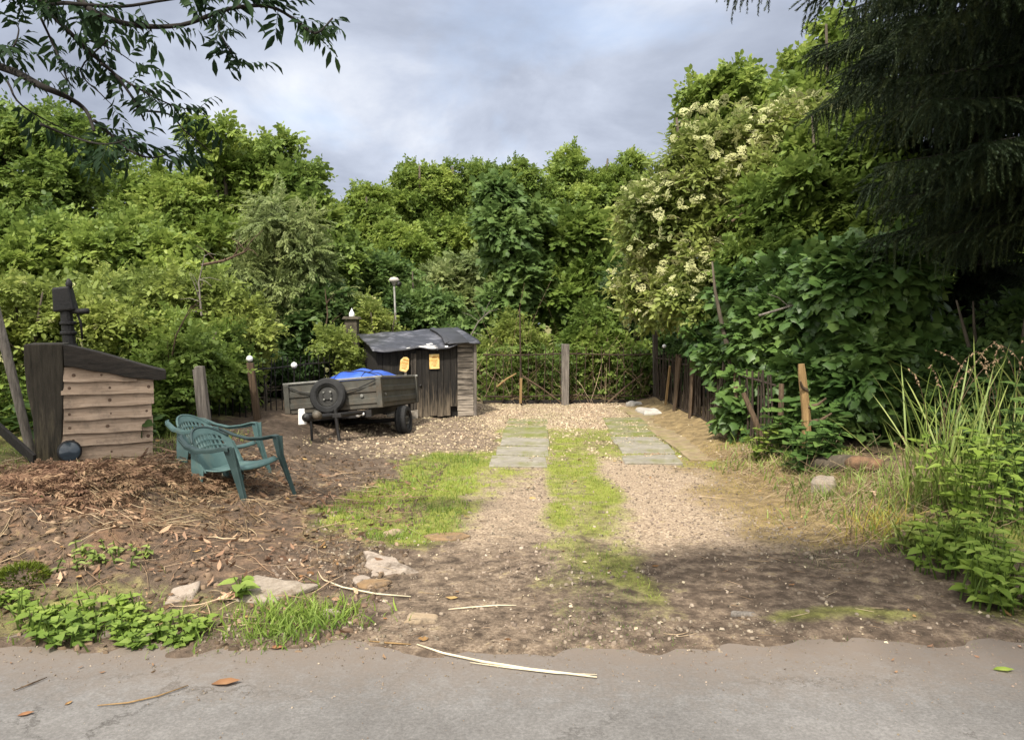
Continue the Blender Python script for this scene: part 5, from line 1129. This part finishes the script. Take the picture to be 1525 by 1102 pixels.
# left bank
P_('broadleaf_tree', 'broad green tree filling the upper left corner behind the cherry branches', 'tree', bx(40, 19), 19, [ell(30, 250, 130, 95, 19), ell(120, 330, 130, 90, 18), ell(-90, 300, 150, 140, 19)], 'broad', 'lf_mid', 12000, .36, 85, .26, .17, 1, TREES)
P_('broadleaf_tree', 'airy green tree with the highest crown left of the sky gap', 'tree', bx(340, 19), 19, [ell(335, 235, 60, 62, 19), ell(270, 300, 75, 60, 19), ell(420, 270, 62, 62, 19), ell(350, 340, 120, 70, 18.5)], 'broad', 'lf_bright', 9500, .34, 80, .24, .14, 2, TREES)
P_('broadleaf_tree', 'small loose tree at the right end of the left bank, against the sky gap', 'tree', bx(465, 18), 18, [ell(450, 320, 50, 75, 18), ell(480, 390, 55, 70, 18)], 'broad', 'lf_mid', 3600, .36, 45, .27, .1, 3, TREES)
P_('birch', 'drooping pale green birch-like tree below the airy tree', 'tree', bx(420, 14), 14, [ell(415, 370, 55, 70, 14), ell(380, 440, 50, 60, 13.6), ell(455, 450, 50, 70, 14)], 'fine', 'lf_pale', 4200, .36, 44, .27, .07, 4, TREES, droop=.6)
P_('broadleaf_shrub', 'dark green maple-like shrub behind the pump', 'shrub', bx(170, 13.5), 13.5, [ell(190, 390, 90, 55, 13.5), ell(80, 400, 110, 60, 13.5), ell(260, 420, 70, 60, 13)], 'broad', 'lf_bright', 8500, .27, 90, .22, .09, 5, TREES)
P_('elder_shrub', 'yellow-green elder shrub with small white flower heads beside the pump', 'shrub', bx(50, 9.6), 9.6, [ell(45, 470, 75, 55, 9.4), ell(150, 500, 75, 50, 9.6), ell(-60, 520, 90, 90, 9.4), ell(20, 560, 70, 60, 9.4)], 'small', 'lf_yellow', 5200, .24, 60, .28, .05, 6, TREES, flowers=70, fsize=.10, multi=3)
P_('bramble', 'light green bramble thicket behind the green chairs', 'shrub', bx(260, 9.6), 9.6, [ell(255, 540, 70, 75, 9.5), ell(325, 550, 40, 60, 10.6, .4), ell(220, 610, 60, 60, 9.0)], 'small', 'lf_mid', 4200, .23, 55, .27, .04, 7, TREES, multi=3)
P_('bramble', 'yellowish thicket between the birch-like tree and the bunker roof', 'shrub', bx(270, 11.4), 11.4, [ell(270, 470, 90, 60, 11.4), ell(350, 500, 60, 60, 11.6), ell(190, 450, 60, 45, 11.4)], 'small', 'lf_yellow', 5000, .27, 60, .26, .05, 8, TREES, multi=3)
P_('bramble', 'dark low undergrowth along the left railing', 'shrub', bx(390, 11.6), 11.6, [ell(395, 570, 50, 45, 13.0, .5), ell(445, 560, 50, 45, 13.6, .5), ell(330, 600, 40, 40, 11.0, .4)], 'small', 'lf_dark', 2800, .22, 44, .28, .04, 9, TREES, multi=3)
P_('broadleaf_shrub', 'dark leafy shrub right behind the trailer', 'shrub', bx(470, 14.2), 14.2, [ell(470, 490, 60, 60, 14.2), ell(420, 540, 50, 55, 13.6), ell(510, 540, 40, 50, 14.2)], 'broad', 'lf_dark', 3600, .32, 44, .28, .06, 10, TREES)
P_('elder_shrub', 'yellowish elder growing around the dark pillar with a few white flowers', 'shrub', bx(560, 14.0), 14.0, [ell(555, 490, 36, 40, 14.2), ell(500, 530, 30, 30, 12.9)], 'small', 'lf_yellow', 1700, .24, 26, .32, .04, 11, TREES, flowers=16, fsize=.11, multi=2)
# centre: far trees beyond the yard
P_('broadleaf_tree', 'rounded bright tree far back, left edge of the far tree line', 'tree', bx(545, 33), 33, [ell(545, 330, 48, 50, 33), ell(520, 390, 50, 60, 32), ell(590, 400, 50, 70, 31)], 'broad', 'lf_bright', 11500, .40, 56, .32, .2, 12, TREES)
P_('broadleaf_tree', 'tall far tree with layered light green crown above the shed', 'tree', bx(625, 36), 36, [ell(628, 280, 46, 46, 36), ell(610, 340, 45, 45, 35), ell(650, 380, 55, 60, 35)], 'broad', 'lf_bright', 11500, .40, 56, .32, .22, 13, TREES)
P_('broadleaf_tree', 'dark bluish far tree in the middle of the far tree line', 'tree', bx(695, 38), 38, [ell(700, 295, 52, 58, 38), ell(690, 370, 60, 60, 37), ell(640, 440, 60, 60, 34)], 'broad', 'lf_mid', 12500, .40, 60, .30, .22, 14, TREES)
P_('broadleaf_tree', 'far tree with the highest point of the middle tree line', 'tree', bx(775, 34), 34, [ell(772, 275, 34, 46, 34), ell(760, 320, 55, 50, 34), ell(810, 330, 40, 60, 34)], 'broad', 'lf_mid', 9500, .37, 56, .30, .2, 15, TREES)
P_('broadleaf_tree', 'domed pale green far tree just left of the elder on the right', 'tree', bx(875, 36), 36, [ell(872, 270, 60, 48, 36), ell(930, 290, 40, 55, 36), ell(870, 350, 70, 60, 35), ell(960, 330, 40, 70, 35)], 'broad', 'lf_bright', 14000, .40, 70, .30, .22, 16, TREES)
P_('broadleaf_shrub', 'pale layered shrub above the shed roof', 'shrub', bx(680, 21), 21, [ell(680, 420, 42, 45, 21), ell(665, 480, 55, 50, 20.5)], 'broad', 'lf_pale', 3600, .34, 30, .34, .09, 17, TREES)
P_('young_sycamore', 'young sycamore with dark layered leaves behind the back railing', 'tree', bx(765, 17), 17, [ell(760, 330, 40, 70, 17), ell(765, 410, 46, 60, 17), ell(750, 470, 45, 45, 17)], 'palm', 'lf_blue', 4000, .30, 34, .32, .08, 18, TREES)
P_('young_sycamore', 'slender mid green sapling right of the young sycamore', 'tree', bx(850, 18), 18, [ell(850, 380, 50, 70, 18), ell(830, 460, 50, 50, 17.5), ell(890, 440, 45, 60, 17.5)], 'palm_small', 'lf_mid', 3600, .34, 40, .30, .07, 19, TREES)
P_('broadleaf_shrub', 'dark undergrowth shrub behind the back railing, left of the grey post', 'shrub', bx(765, 16.2), 16.2, [ell(760, 530, 55, 50, 16), ell(720, 540, 35, 40, 16.2), ell(800, 560, 45, 40, 15.8)], 'small', 'lf_yellow', 2600, .28, 40, .30, .05, 20, TREES, multi=2)
P_('broadleaf_shrub', 'leafy shrub behind the back railing, right of the grey post', 'shrub', bx(890, 16), 16, [ell(890, 520, 55, 50, 16), ell(930, 560, 40, 40, 15.6), ell(860, 570, 40, 35, 15.6)], 'broad', 'lf_mid', 3000, .30, 40, .30, .05, 21, TREES, multi=2)
P_('broadleaf_shrub', 'green shrub between the shed and the far trees', 'shrub', bx(620, 19), 19, [ell(620, 480, 60, 45, 19), ell(560, 440, 50, 50, 20), ell(690, 520, 45, 40, 17)], 'broad', 'lf_blue', 5000, .34, 40, .32, .07, 22, TREES)
# right bank
P_('elder_tree', 'large elder with flat cream flower heads on the right of the yard', 'tree', bx(1060, 12.5), 12.5, [ell(1075, 250, 80, 85, 12.5), ell(1000, 330, 75, 70, 12.5), ell(1150, 310, 100, 100, 12.3), ell(970, 430, 55, 60, 13), ell(1060, 430, 75, 65, 12), ell(1190, 220, 70, 70, 12.3)], 'pinnate', 'lf_elder', 12000, .32, 110, .23, .10, 23, TREES, flowers=1200, fsize=.15, multi=2, droop=.3)
P_('broadleaf_tree', 'airy tree whose thin top shows against the sky above the elder', 'tree', bx(1090, 16), 16, [ell(1090, 165, 66, 55, 16), ell(1140, 220, 80, 60, 16), ell(1040, 200, 40, 40, 16)], 'broad', 'lf_bright', 2900, .34, 46, .24, .09, 24, TREES)
P_('broadleaf_tree', 'tall bushy tree between the elder and the spruce', 'tree', bx(1235, 14), 14, [ell(1235, 125, 60, 80, 14), ell(1215, 230, 95, 90, 13.4), ell(1300, 310, 90, 110, 12.5), ell(1180, 350, 80, 80, 11.6)], 'broad', 'lf_bright', 8500, .32, 80, .25, .11, 25, TREES)
P_('sycamore_hedge', 'dark large-leaved sycamore hanging over the right-hand railing', 'tree', bx(1135, 9.8), 9.8, [ell(1165, 490, 60, 70, 9.6, .45), ell(1130, 555, 30, 45, 9.6, .3), ell(1195, 415, 50, 45, 9.8, .5), ell(1215, 575, 55, 65, 8.9, .4), ell(1120, 600, 30, 42, 9.5, .3), ell(1085, 540, 26, 40, 10.8, .3), ell(1065, 490, 36, 30, 11.4, .35), ell(1110, 440, 36, 40, 10.4, .35), ell(1260, 480, 50, 40, 9.2, .4)], 'palm', 'lf_syc', 8000, .26, 150, .28, .06, 26, TREES, droop=.35, multi=2)
P_('sycamore_hedge', 'shaded large-leaved sycamore under the spruce', 'tree', bx(1300, 9.0), 9.0, [ell(1275, 440, 75, 75, 8.8), ell(1370, 540, 90, 55, 8.6), ell(1270, 550, 70, 60, 8.6), ell(1460, 560, 70, 50, 8.4)], 'palm', 'lf_syc', 6000, .28, 80, .27, .07, 27, TREES, droop=.35, multi=2)
P_('broadleaf_tree', 'mid green leafy tree between the elder and the spruce, above the large-leaved sycamore', 'tree', bx(1225, 10.8), 10.8, [ell(1075, 470, 50, 45, 11.6, .5), ell(1200, 300, 75, 70, 11), ell(1265, 230, 70, 80, 11.2), ell(1290, 340, 85, 75, 10.6), ell(1130, 380, 60, 50, 10.9), ell(1350, 410, 60, 55, 10)], 'broad', 'lf_mid', 8500, .29, 130, .22, .08, 30, TREES, flat=.6)
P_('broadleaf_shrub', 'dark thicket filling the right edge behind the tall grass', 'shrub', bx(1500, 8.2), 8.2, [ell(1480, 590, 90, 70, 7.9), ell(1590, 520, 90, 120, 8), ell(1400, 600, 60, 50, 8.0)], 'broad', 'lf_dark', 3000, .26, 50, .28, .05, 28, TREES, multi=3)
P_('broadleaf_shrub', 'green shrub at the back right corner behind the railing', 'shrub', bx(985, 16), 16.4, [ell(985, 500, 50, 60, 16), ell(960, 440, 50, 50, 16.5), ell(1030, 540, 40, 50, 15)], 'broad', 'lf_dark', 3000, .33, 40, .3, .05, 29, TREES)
# closing the view: wood that reads as one mass far behind
rng = np.random.default_rng(77)
E = []
for i in range(70):
    x = rng.uniform(-62, 62); yv = 47 + rng.uniform(-3, 8); h = rng.uniform(4, 8.6) + 1.5 * (abs(x) > 14); E.append((np.array([x, yv, h * .55]), np.array([4.0, 3.0, h * .5])))
for s in (-1, 1):
    for i in range(22):
        yv = rng.uniform(16, 44); x = s * (yv * .72 + rng.uniform(3, 8)); h = rng.uniform(5, 9); E.append((np.array([x, yv, h * .5]), np.array([2.6, 2.6, h * .5])))
pos, X, Zr, C, Rr, rb = crown_pts(E, 900, .30, 26000, rng)
k = pos[:, 2] > .1
V, F, Rn = scatter(T['broad'], pos[k], X[k], Zr[k], 1.15 * rng.uniform(.7, 1.3, k.sum()), rng, rb[k], .4)
tag(mesh_np('distant_wood', V, F, M['lf_mid'], None, Rn), kind='stuff')

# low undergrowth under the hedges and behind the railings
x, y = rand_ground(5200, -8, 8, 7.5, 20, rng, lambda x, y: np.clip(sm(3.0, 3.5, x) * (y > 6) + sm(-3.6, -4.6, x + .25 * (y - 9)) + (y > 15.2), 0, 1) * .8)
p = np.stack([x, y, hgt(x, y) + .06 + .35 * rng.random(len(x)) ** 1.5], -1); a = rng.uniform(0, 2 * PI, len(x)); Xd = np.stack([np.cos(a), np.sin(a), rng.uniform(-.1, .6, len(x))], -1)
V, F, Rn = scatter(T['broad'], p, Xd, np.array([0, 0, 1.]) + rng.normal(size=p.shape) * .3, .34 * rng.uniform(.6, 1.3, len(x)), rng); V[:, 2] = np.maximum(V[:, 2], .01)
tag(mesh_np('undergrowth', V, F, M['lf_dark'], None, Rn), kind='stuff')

x, y = rand_ground(1500, -.7, 2.8, 14.8, 15.7, rng, lambda x, y: .9 * np.ones_like(x))
p = np.stack([x, y, .04 + 1.05 * rng.random(len(x)) ** 1.4], -1); a = rng.uniform(0, 2 * PI, len(x)); Xd = np.stack([np.cos(a), np.sin(a), rng.uniform(-.3, .6, len(x))], -1)
V, F, Rn = scatter(T['small'], p, Xd, np.array([0, -.3, 1.]) + rng.normal(size=p.shape) * .4, .20 * rng.uniform(.6, 1.3, len(x)), rng); V[:, 2] = np.maximum(V[:, 2], .01)
tag(mesh_np('undergrowth', V, F, M['lf_mid'], None, Rn), kind='stuff')
x, y = rand_ground(300, -.7, 2.75, 14.6, 15.4, rng, lambda x, y: .8 * np.ones_like(x)); n = len(x)
rods('dry_stems', x, y, .3 + .8 * rng.random(n), .002 + .003 * rng.random(n), 'straw', rng, .03, 1.2)
# bare dead wood showing in the thickets
for i, (pix, Y, r, lb) in enumerate((([(300, 395), (335, 388), (365, 375), (372, 368)], 10.6, .022, 'pale broken dead branch caught in the thicket left of the birch-like tree'), ([(300, 470), (296, 420), (305, 380)], 10.2, .014, 'thin upright dead stem in the thicket above the weathered grey post'),
    ([(250, 560), (262, 500), (285, 455)], 9.0, .012, 'slender bare stem rising from the bramble behind the bunker roof'), ([(690, 520), (712, 480), (730, 462)], 14.0, .014, 'tangle of grey dead twigs just right of the shed roof'), ([(1090, 330), (1130, 300), (1160, 285)], 11.2, .018, 'brown dead branch crossing the elder near its top'), ([(1130, 470), (1180, 455), (1250, 462)], 8.9, .014, 'bare twig crossing the sycamore leaves'), ([(480, 520), (488, 470), (484, 430)], 13.2, .016, 'thin grey stem beside the dark pillar'))):
    m = MB(); pts = [at(x, y, Y) for x, y in pix]; m.tube(pts, [r * (1 - .6 * k / (len(pts) - 1)) for k in range(len(pts))], 6, jit=.1)
    for k in range(7):
        j = random.randrange(len(pts) - 1); t = random.random(); q = pts[j] * (1 - t) + pts[j + 1] * t; e = q + np.array([random.uniform(-.35, .35), random.uniform(-.2, .05), random.uniform(-.1, .38)]); m.tube([q, (q + e) / 2 + np.array([0, 0, .03]), e], [r * .4, r * .28, r * .12], 4)
    tag(m.build('dead_branch', M['wood_grey' if i % 2 else 'wood_brown']), lb, 'branch')
# ---- spruce at the upper right
def spruce(x0, y0, H, zlow, Lmax, seed, label, lk=1.0):
    rng = np.random.default_rng(seed); root = empty('spruce', (x0, y0, hz(x0, y0)), label=label, cat='tree')
    m = MB(); m.tube([(x0, y0, hz(x0, y0) - .05), (x0 + .03, y0, 2), (x0, y0, H * .6), (x0, y0, H)], [.24, .21, .12, .02], 12, jit=.05); m.build('trunk', M['bark_dark'], root, smooth=True)
    b = MB(); P, X, S = [], [], []; z = zlow
    while z < H - .4:
        L = (1.95 + 1.55 * min(1, max(0, (z - 4.2) / .6))) * (1 - max(0, (z - 4.5) / (H - 4.5)) ** 1.1) + .3
        for k in range(6 if z < 6.5 else 4):
            a = rng.uniform(0, 2 * PI); l = L * lk * rng.uniform(.72, 1.08); d = np.array([math.cos(a), math.sin(a)]); zz = z + rng.uniform(-.15, .15); n = 14
            rise, dr = rng.uniform(.02, .14), rng.uniform(.22, .36)
            t = np.linspace(0, 1, n); pts = np.stack([x0 + d[0] * l * t, y0 + d[1] * l * t, zz + l * (rise * t - dr * t ** 2 + .10 * t ** 4)], -1)
            b.tube(pts, [.016 * (1 - .9 * q) * (l / 3) + .003 for q in t], 5, cap=False)
            for sgn in (-1, 1):
                for q in np.arange(.16, 1.0, .05 / l * (1.0 if z < 6.5 else 2.6)):
                    i = min(n - 2, int(q * (n - 1))); p = pts[i] + (pts[i + 1] - pts[i]) * (q * (n - 1) - i)
                    side = np.array([-d[1], d[0], 0]) * sgn; fw = np.array([d[0], d[1], -.1]); ll = (.55 * (1 - q) + .16) * rng.uniform(.7, 1.15) * min(1, l / 2.2)
                    dirv = norm(side * (.85 + .3 * rng.random()) + fw * .6 + np.array([0, 0, -.25 - .45 * rng.random()])); cur = p.copy(); nseg = max(1, int(ll / .22))
                    for sgm in range(nseg):
                        P.append(cur.copy()); X.append(dirv + rng.normal(size=3) * .06); S.append(.30)
                        nx_ = cur + dirv * .22
                        if rng.random() < .8: P.append(cur + dirv * .1); X.append(norm(dirv * .5 + np.array([0, 0, -.9]) + rng.normal(size=3) * .18)); S.append(.2 + .2 * rng.random())
                        dirv = norm(dirv + np.array([0, 0, -.28])); cur = nx_
            P.append(pts[-2]); X.append(pts[-1] - pts[-2]); S.append(.3)
        z += .17 if z < 6.3 else .5
    b.build('branches', M['bark_black'], root)
    P, X, S = np.array(P), np.array(X), np.array(S); ok = P[:, 2] > 1.0; print('spruce twigs', len(P))
    V, F, Rn = scatter(T['needle'], P[ok], X[ok], np.array([0, 0, 1.]) + rng.normal(size=P[ok].shape) * .3, S[ok], rng); mesh_np('needles', V, F, M['needle'], root, Rn)
spruce(5.55, 6.9, 13.0, 2.6, 4.5, 5, 'tall dark spruce with drooping needled branches at the upper right')
spruce(6.25, 10.6, 11.0, .9, 4.5, 6, 'second dark spruce standing behind the first, filling the shade at the right', .62)

# ---- cherry boughs at the upper left, the trunk stands left of the view
def cherry():
    rng = np.random.default_rng(12); x0, y0 = -4.9, 4.3
    root = empty('cherry_tree', (x0, y0, hz(x0, y0)), label='cherry tree reaching in from the upper left with hanging dark leaves', cat='tree')
    m = MB(); m.tube([(x0, y0, 0), (x0 + .05, y0, 1.4), (x0 + .2, y0, 2.8), (x0 + .3, y0 + .1, 4.2), (x0 + .2, y0, 5.6)], [.19, .15, .13, .09, .03], 12, jit=.05); m.build('trunk', M['bark'], root, smooth=True)
    b = MB(); P, X, S = [], [], []
    boughs = [(4.4, [(-180, 60), (0, 100), (60, 128), (100, 145), (128, 165), (140, 195)], .026, .3),
              (4.5, [(-150, -60), (40, -5), (85, 30), (130, 75), (170, 110), (200, 150), (215, 180)], .018, .35),
              (4.2, [(-150, -160), (90, -20), (140, 18), (200, 38), (270, 38), (340, 14), (400, 10), (440, 30), (470, 50), (495, 28)], .018, 1.),
              (4.6, [(60, 25), (85, 80), (100, 120), (85, 100)], .008, .8), (4.4, [(-60, 70), (0, 78), (20, 70), (28, 45), (22, 35)], .008, .8),
              (4.3, [(335, 18), (325, 40), (340, 72), (352, 90), (362, 96)], .006, .9), (4.5, [(150, 95), (185, 120), (230, 145), (265, 160), (300, 165)], .008, 1.),
              (4.4, [(140, 180), (170, 205), (200, 228), (230, 235), (265, 225)], .010, 1.), (4.5, [(200, 165), (250, 170), (275, 195), (300, 215), (315, 228)], .007, .8),
              (4.7, [(-100, 40), (0, 110), (25, 150), (60, 175), (100, 195)], .009, .35), (4.3, [(60, 185), (110, 205), (160, 215), (215, 200)], .008, .9),
              (4.2, [(-60, -60), (60, 0), (100, 5), (180, 10), (250, 0), (330, -10), (440, -8)], .014, .9), (4.6, [(100, 50), (130, 60), (170, 75), (200, 95)], .007, .9), (4.5, [(160, 60), (120, 105), (150, 140), (165, 155)], .006, .7)]
    for Y, pix, r, dens in boughs:
        pts = [at(px, py, Y + .12 * math.sin(i * 2.1)) for i, (px, py) in enumerate(pix)]
        # smooth
        q = []
        for i in range(len(pts) - 1):
            for s in range(4):
                t = s / 4; p0, p1, p2, p3 = pts[max(i - 1, 0)], pts[i], pts[i + 1], pts[min(i + 2, len(pts) - 1)]
                q.append(.5 * (2 * p1 + (p2 - p0) * t + (2 * p0 - 5 * p1 + 4 * p2 - p3) * t * t + (3 * p1 - p0 - 3 * p2 + p3) * t ** 3))
        q.append(pts[-1]); q = np.array(q); n = len(q); b.tube(q, [r * (1 - .75 * i / n) for i in range(n)], 7, jit=.06)
        for i in range(1, n):
            seg = q[i] - q[i - 1]; L = np.linalg.norm(seg)
            for k in range(int(L * 36 * dens) + (rng.random() < (L * 36 * dens) % 1)):
                t = rng.random(); p = q[i - 1] + seg * t
                if rng.random() < .40: P.append(p); X.append(norm(seg / L * .8 + rng.normal(size=3) * .55 + np.array([.15, 0, -.05]))); S.append(rng.uniform(.12, .21))
    # the boughs off view that join the trunk
    for Y, pix, r, dens in boughs[:3]:
        a = at(*pix[0], Y); b.tube([(x0 + .2, y0, 2.6), ((x0 + .2 + a[0]) / 2, (y0 + Y) / 2, (2.6 + a[2]) / 2 + .1), a], [.07, .045, r], 8)
    b.build('boughs', M['bark_black'], root, smooth=True)
    P, X, S = np.array(P), np.array(X), np.array(S); Zr = np.array([0, 0, 1.]) + rng.normal(size=P.shape) * .25
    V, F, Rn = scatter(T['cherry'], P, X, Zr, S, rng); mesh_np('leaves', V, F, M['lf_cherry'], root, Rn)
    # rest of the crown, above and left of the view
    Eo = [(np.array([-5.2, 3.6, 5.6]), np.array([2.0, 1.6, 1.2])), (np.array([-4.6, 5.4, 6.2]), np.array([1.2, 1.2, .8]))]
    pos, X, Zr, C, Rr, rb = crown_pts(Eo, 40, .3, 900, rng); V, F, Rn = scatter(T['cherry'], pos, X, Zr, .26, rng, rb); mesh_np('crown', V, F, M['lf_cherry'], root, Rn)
cherry()

# ---- street tree behind the viewer: throws the dappled shade over road and verge
plant('street_tree', 'roadside tree standing behind the viewer, shading the verge', 'tree', (2.9, -4.6), [(np.array([-.1, .1, 6.2]), np.array([1.2, .5, .6])), (np.array([1.5, .0, 6.2]), np.array([1.5, .55, .7]))], 'broad', 'lf_mid', 460, .34, 26, .32, .12, 60, limbs=5)

# ================================================================== SKY, SUN, CAMERA
EL, AZ = R(52), None
sdir = np.array([-.33, -.94]); sdir = sdir / np.linalg.norm(sdir)
w = D.worlds.new('World'); SC.world = w; w.use_nodes = True; nt = w.node_tree; ns, ln = nt.nodes, nt.links; ns.clear()
out = node(ns, 'ShaderNodeOutputWorld'); bg = node(ns, 'ShaderNodeBackground'); bg.inputs['Strength'].default_value = .1
sky = node(ns, 'ShaderNodeTexSky'); sky.sky_type = 'NISHITA'; sky.sun_disc = False; sky.sun_elevation = EL; sky.sun_rotation = math.atan2(sdir[0], sdir[1]); sky.air_density = 1.2; sky.dust_density = 1.5
tc = node(ns, 'ShaderNodeTexCoord'); sp = node(ns, 'ShaderNodeSeparateXYZ'); ln.new(tc.outputs['Generated'], sp.inputs[0])
# project the view direction on a cloud deck
mz = node(ns, 'ShaderNodeMath', operation='MAXIMUM'); ln.new(sp.outputs['Z'], mz.inputs[0]); mz.inputs[1].default_value = 0.0
az = node(ns, 'ShaderNodeMath', operation='ADD'); ln.new(mz.outputs[0], az.inputs[0]); az.inputs[1].default_value = .42
cb = node(ns, 'ShaderNodeCombineXYZ')
for i, c in enumerate('XY'):
    dv = node(ns, 'ShaderNodeMath', operation='DIVIDE'); ln.new(sp.outputs[c], dv.inputs[0]); ln.new(az.outputs[0], dv.inputs[1]); ln.new(dv.outputs[0], cb.inputs[i])
def wn(scale, det, ro, off):
    mp = node(ns, 'ShaderNodeMapping'); mp.inputs['Location'].default_value = off; mp.inputs['Scale'].default_value = (1, 1.15, 1); ln.new(cb.outputs[0], mp.inputs[0])
    n = node(ns, 'ShaderNodeTexNoise'); n.inputs['Scale'].default_value = scale; n.inputs['Detail'].default_value = det; n.inputs['Roughness'].default_value = ro; n.inputs['Distortion'].default_value = .25
    ln.new(mp.outputs[0], n.inputs['Vector']); return n
cov, tone = wn(1.5, 8, .55, (3.1, 1.7, 0)), wn(2.3, 9, .56, (9.3, 4.2, 2))
rc = ramp(ns, [(.26, (0, 0, 0)), (.44, (1, 1, 1))]); ln.new(cov.outputs['Fac'], rc.inputs[0])
rt = ramp(ns, [(.32, (1.7, 1.88, 2.32)), (.46, (2.25, 2.47, 2.98)), (.57, (2.9, 3.15, 3.7)), (.70, (4.2, 4.35, 4.65))]); ln.new(tone.outputs['Fac'], rt.inputs[0])
bl = node(ns, 'ShaderNodeMix', data_type='RGBA'); bl.inputs[0].default_value = .55; ln.new(sky.outputs[0], bl.inputs[6]); bl.inputs[7].default_value = (2.9, 3.4, 4.4, 1)
mx = node(ns, 'ShaderNodeMix', data_type='RGBA'); ln.new(rc.outputs[0], mx.inputs[0]); ln.new(bl.outputs[2], mx.inputs[6]); ln.new(rt.outputs[0], mx.inputs[7])
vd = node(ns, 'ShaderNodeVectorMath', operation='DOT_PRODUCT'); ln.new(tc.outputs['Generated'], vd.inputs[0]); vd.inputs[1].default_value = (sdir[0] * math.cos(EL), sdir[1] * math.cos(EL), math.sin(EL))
gl = node(ns, 'ShaderNodeMapRange', interpolation_type='SMOOTHSTEP'); gl.inputs[1].default_value = -.12; gl.inputs[2].default_value = 1.0; ln.new(vd.outputs['Value'], gl.inputs[0])  # unseen sky toward the sun brightened, added as soft fill light
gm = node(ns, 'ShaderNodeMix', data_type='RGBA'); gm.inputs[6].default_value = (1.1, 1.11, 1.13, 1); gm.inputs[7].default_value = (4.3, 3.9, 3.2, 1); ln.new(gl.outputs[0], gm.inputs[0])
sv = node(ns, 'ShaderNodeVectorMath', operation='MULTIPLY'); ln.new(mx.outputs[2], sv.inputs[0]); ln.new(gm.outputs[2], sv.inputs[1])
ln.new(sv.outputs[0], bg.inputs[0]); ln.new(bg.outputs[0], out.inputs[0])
sun = D.lights.new('sun', 'SUN'); sun.energy = 3.5; sun.angle = R(3.0); sun.color = (1, .93, .82)
so = D.objects.new('sun', sun); COL.objects.link(so); so.rotation_euler = Vector((sdir[0] * math.cos(EL), sdir[1] * math.cos(EL), math.sin(EL))).to_track_quat('Z', 'Y').to_euler()
cam = D.cameras.new('camera'); co = D.objects.new('camera', cam); COL.objects.link(co); co.location = (0, 0, CAMZ); co.rotation_euler = (PI / 2 - PITCH, 0, 0)
cam.sensor_width = 36; cam.lens = 36 * FPX / 1525; cam.clip_end = 2000; SC.camera = co
SC.view_settings.view_transform = 'Standard'; SC.view_settings.look = 'None'; SC.view_settings.gamma = 1; SC.view_settings.exposure = 1.0
SC.cycles.use_denoising = True; SC.cycles.max_bounces = 5; SC.cycles.diffuse_bounces = 3; SC.cycles.transmission_bounces = 3; SC.cycles.glossy_bounces = 2
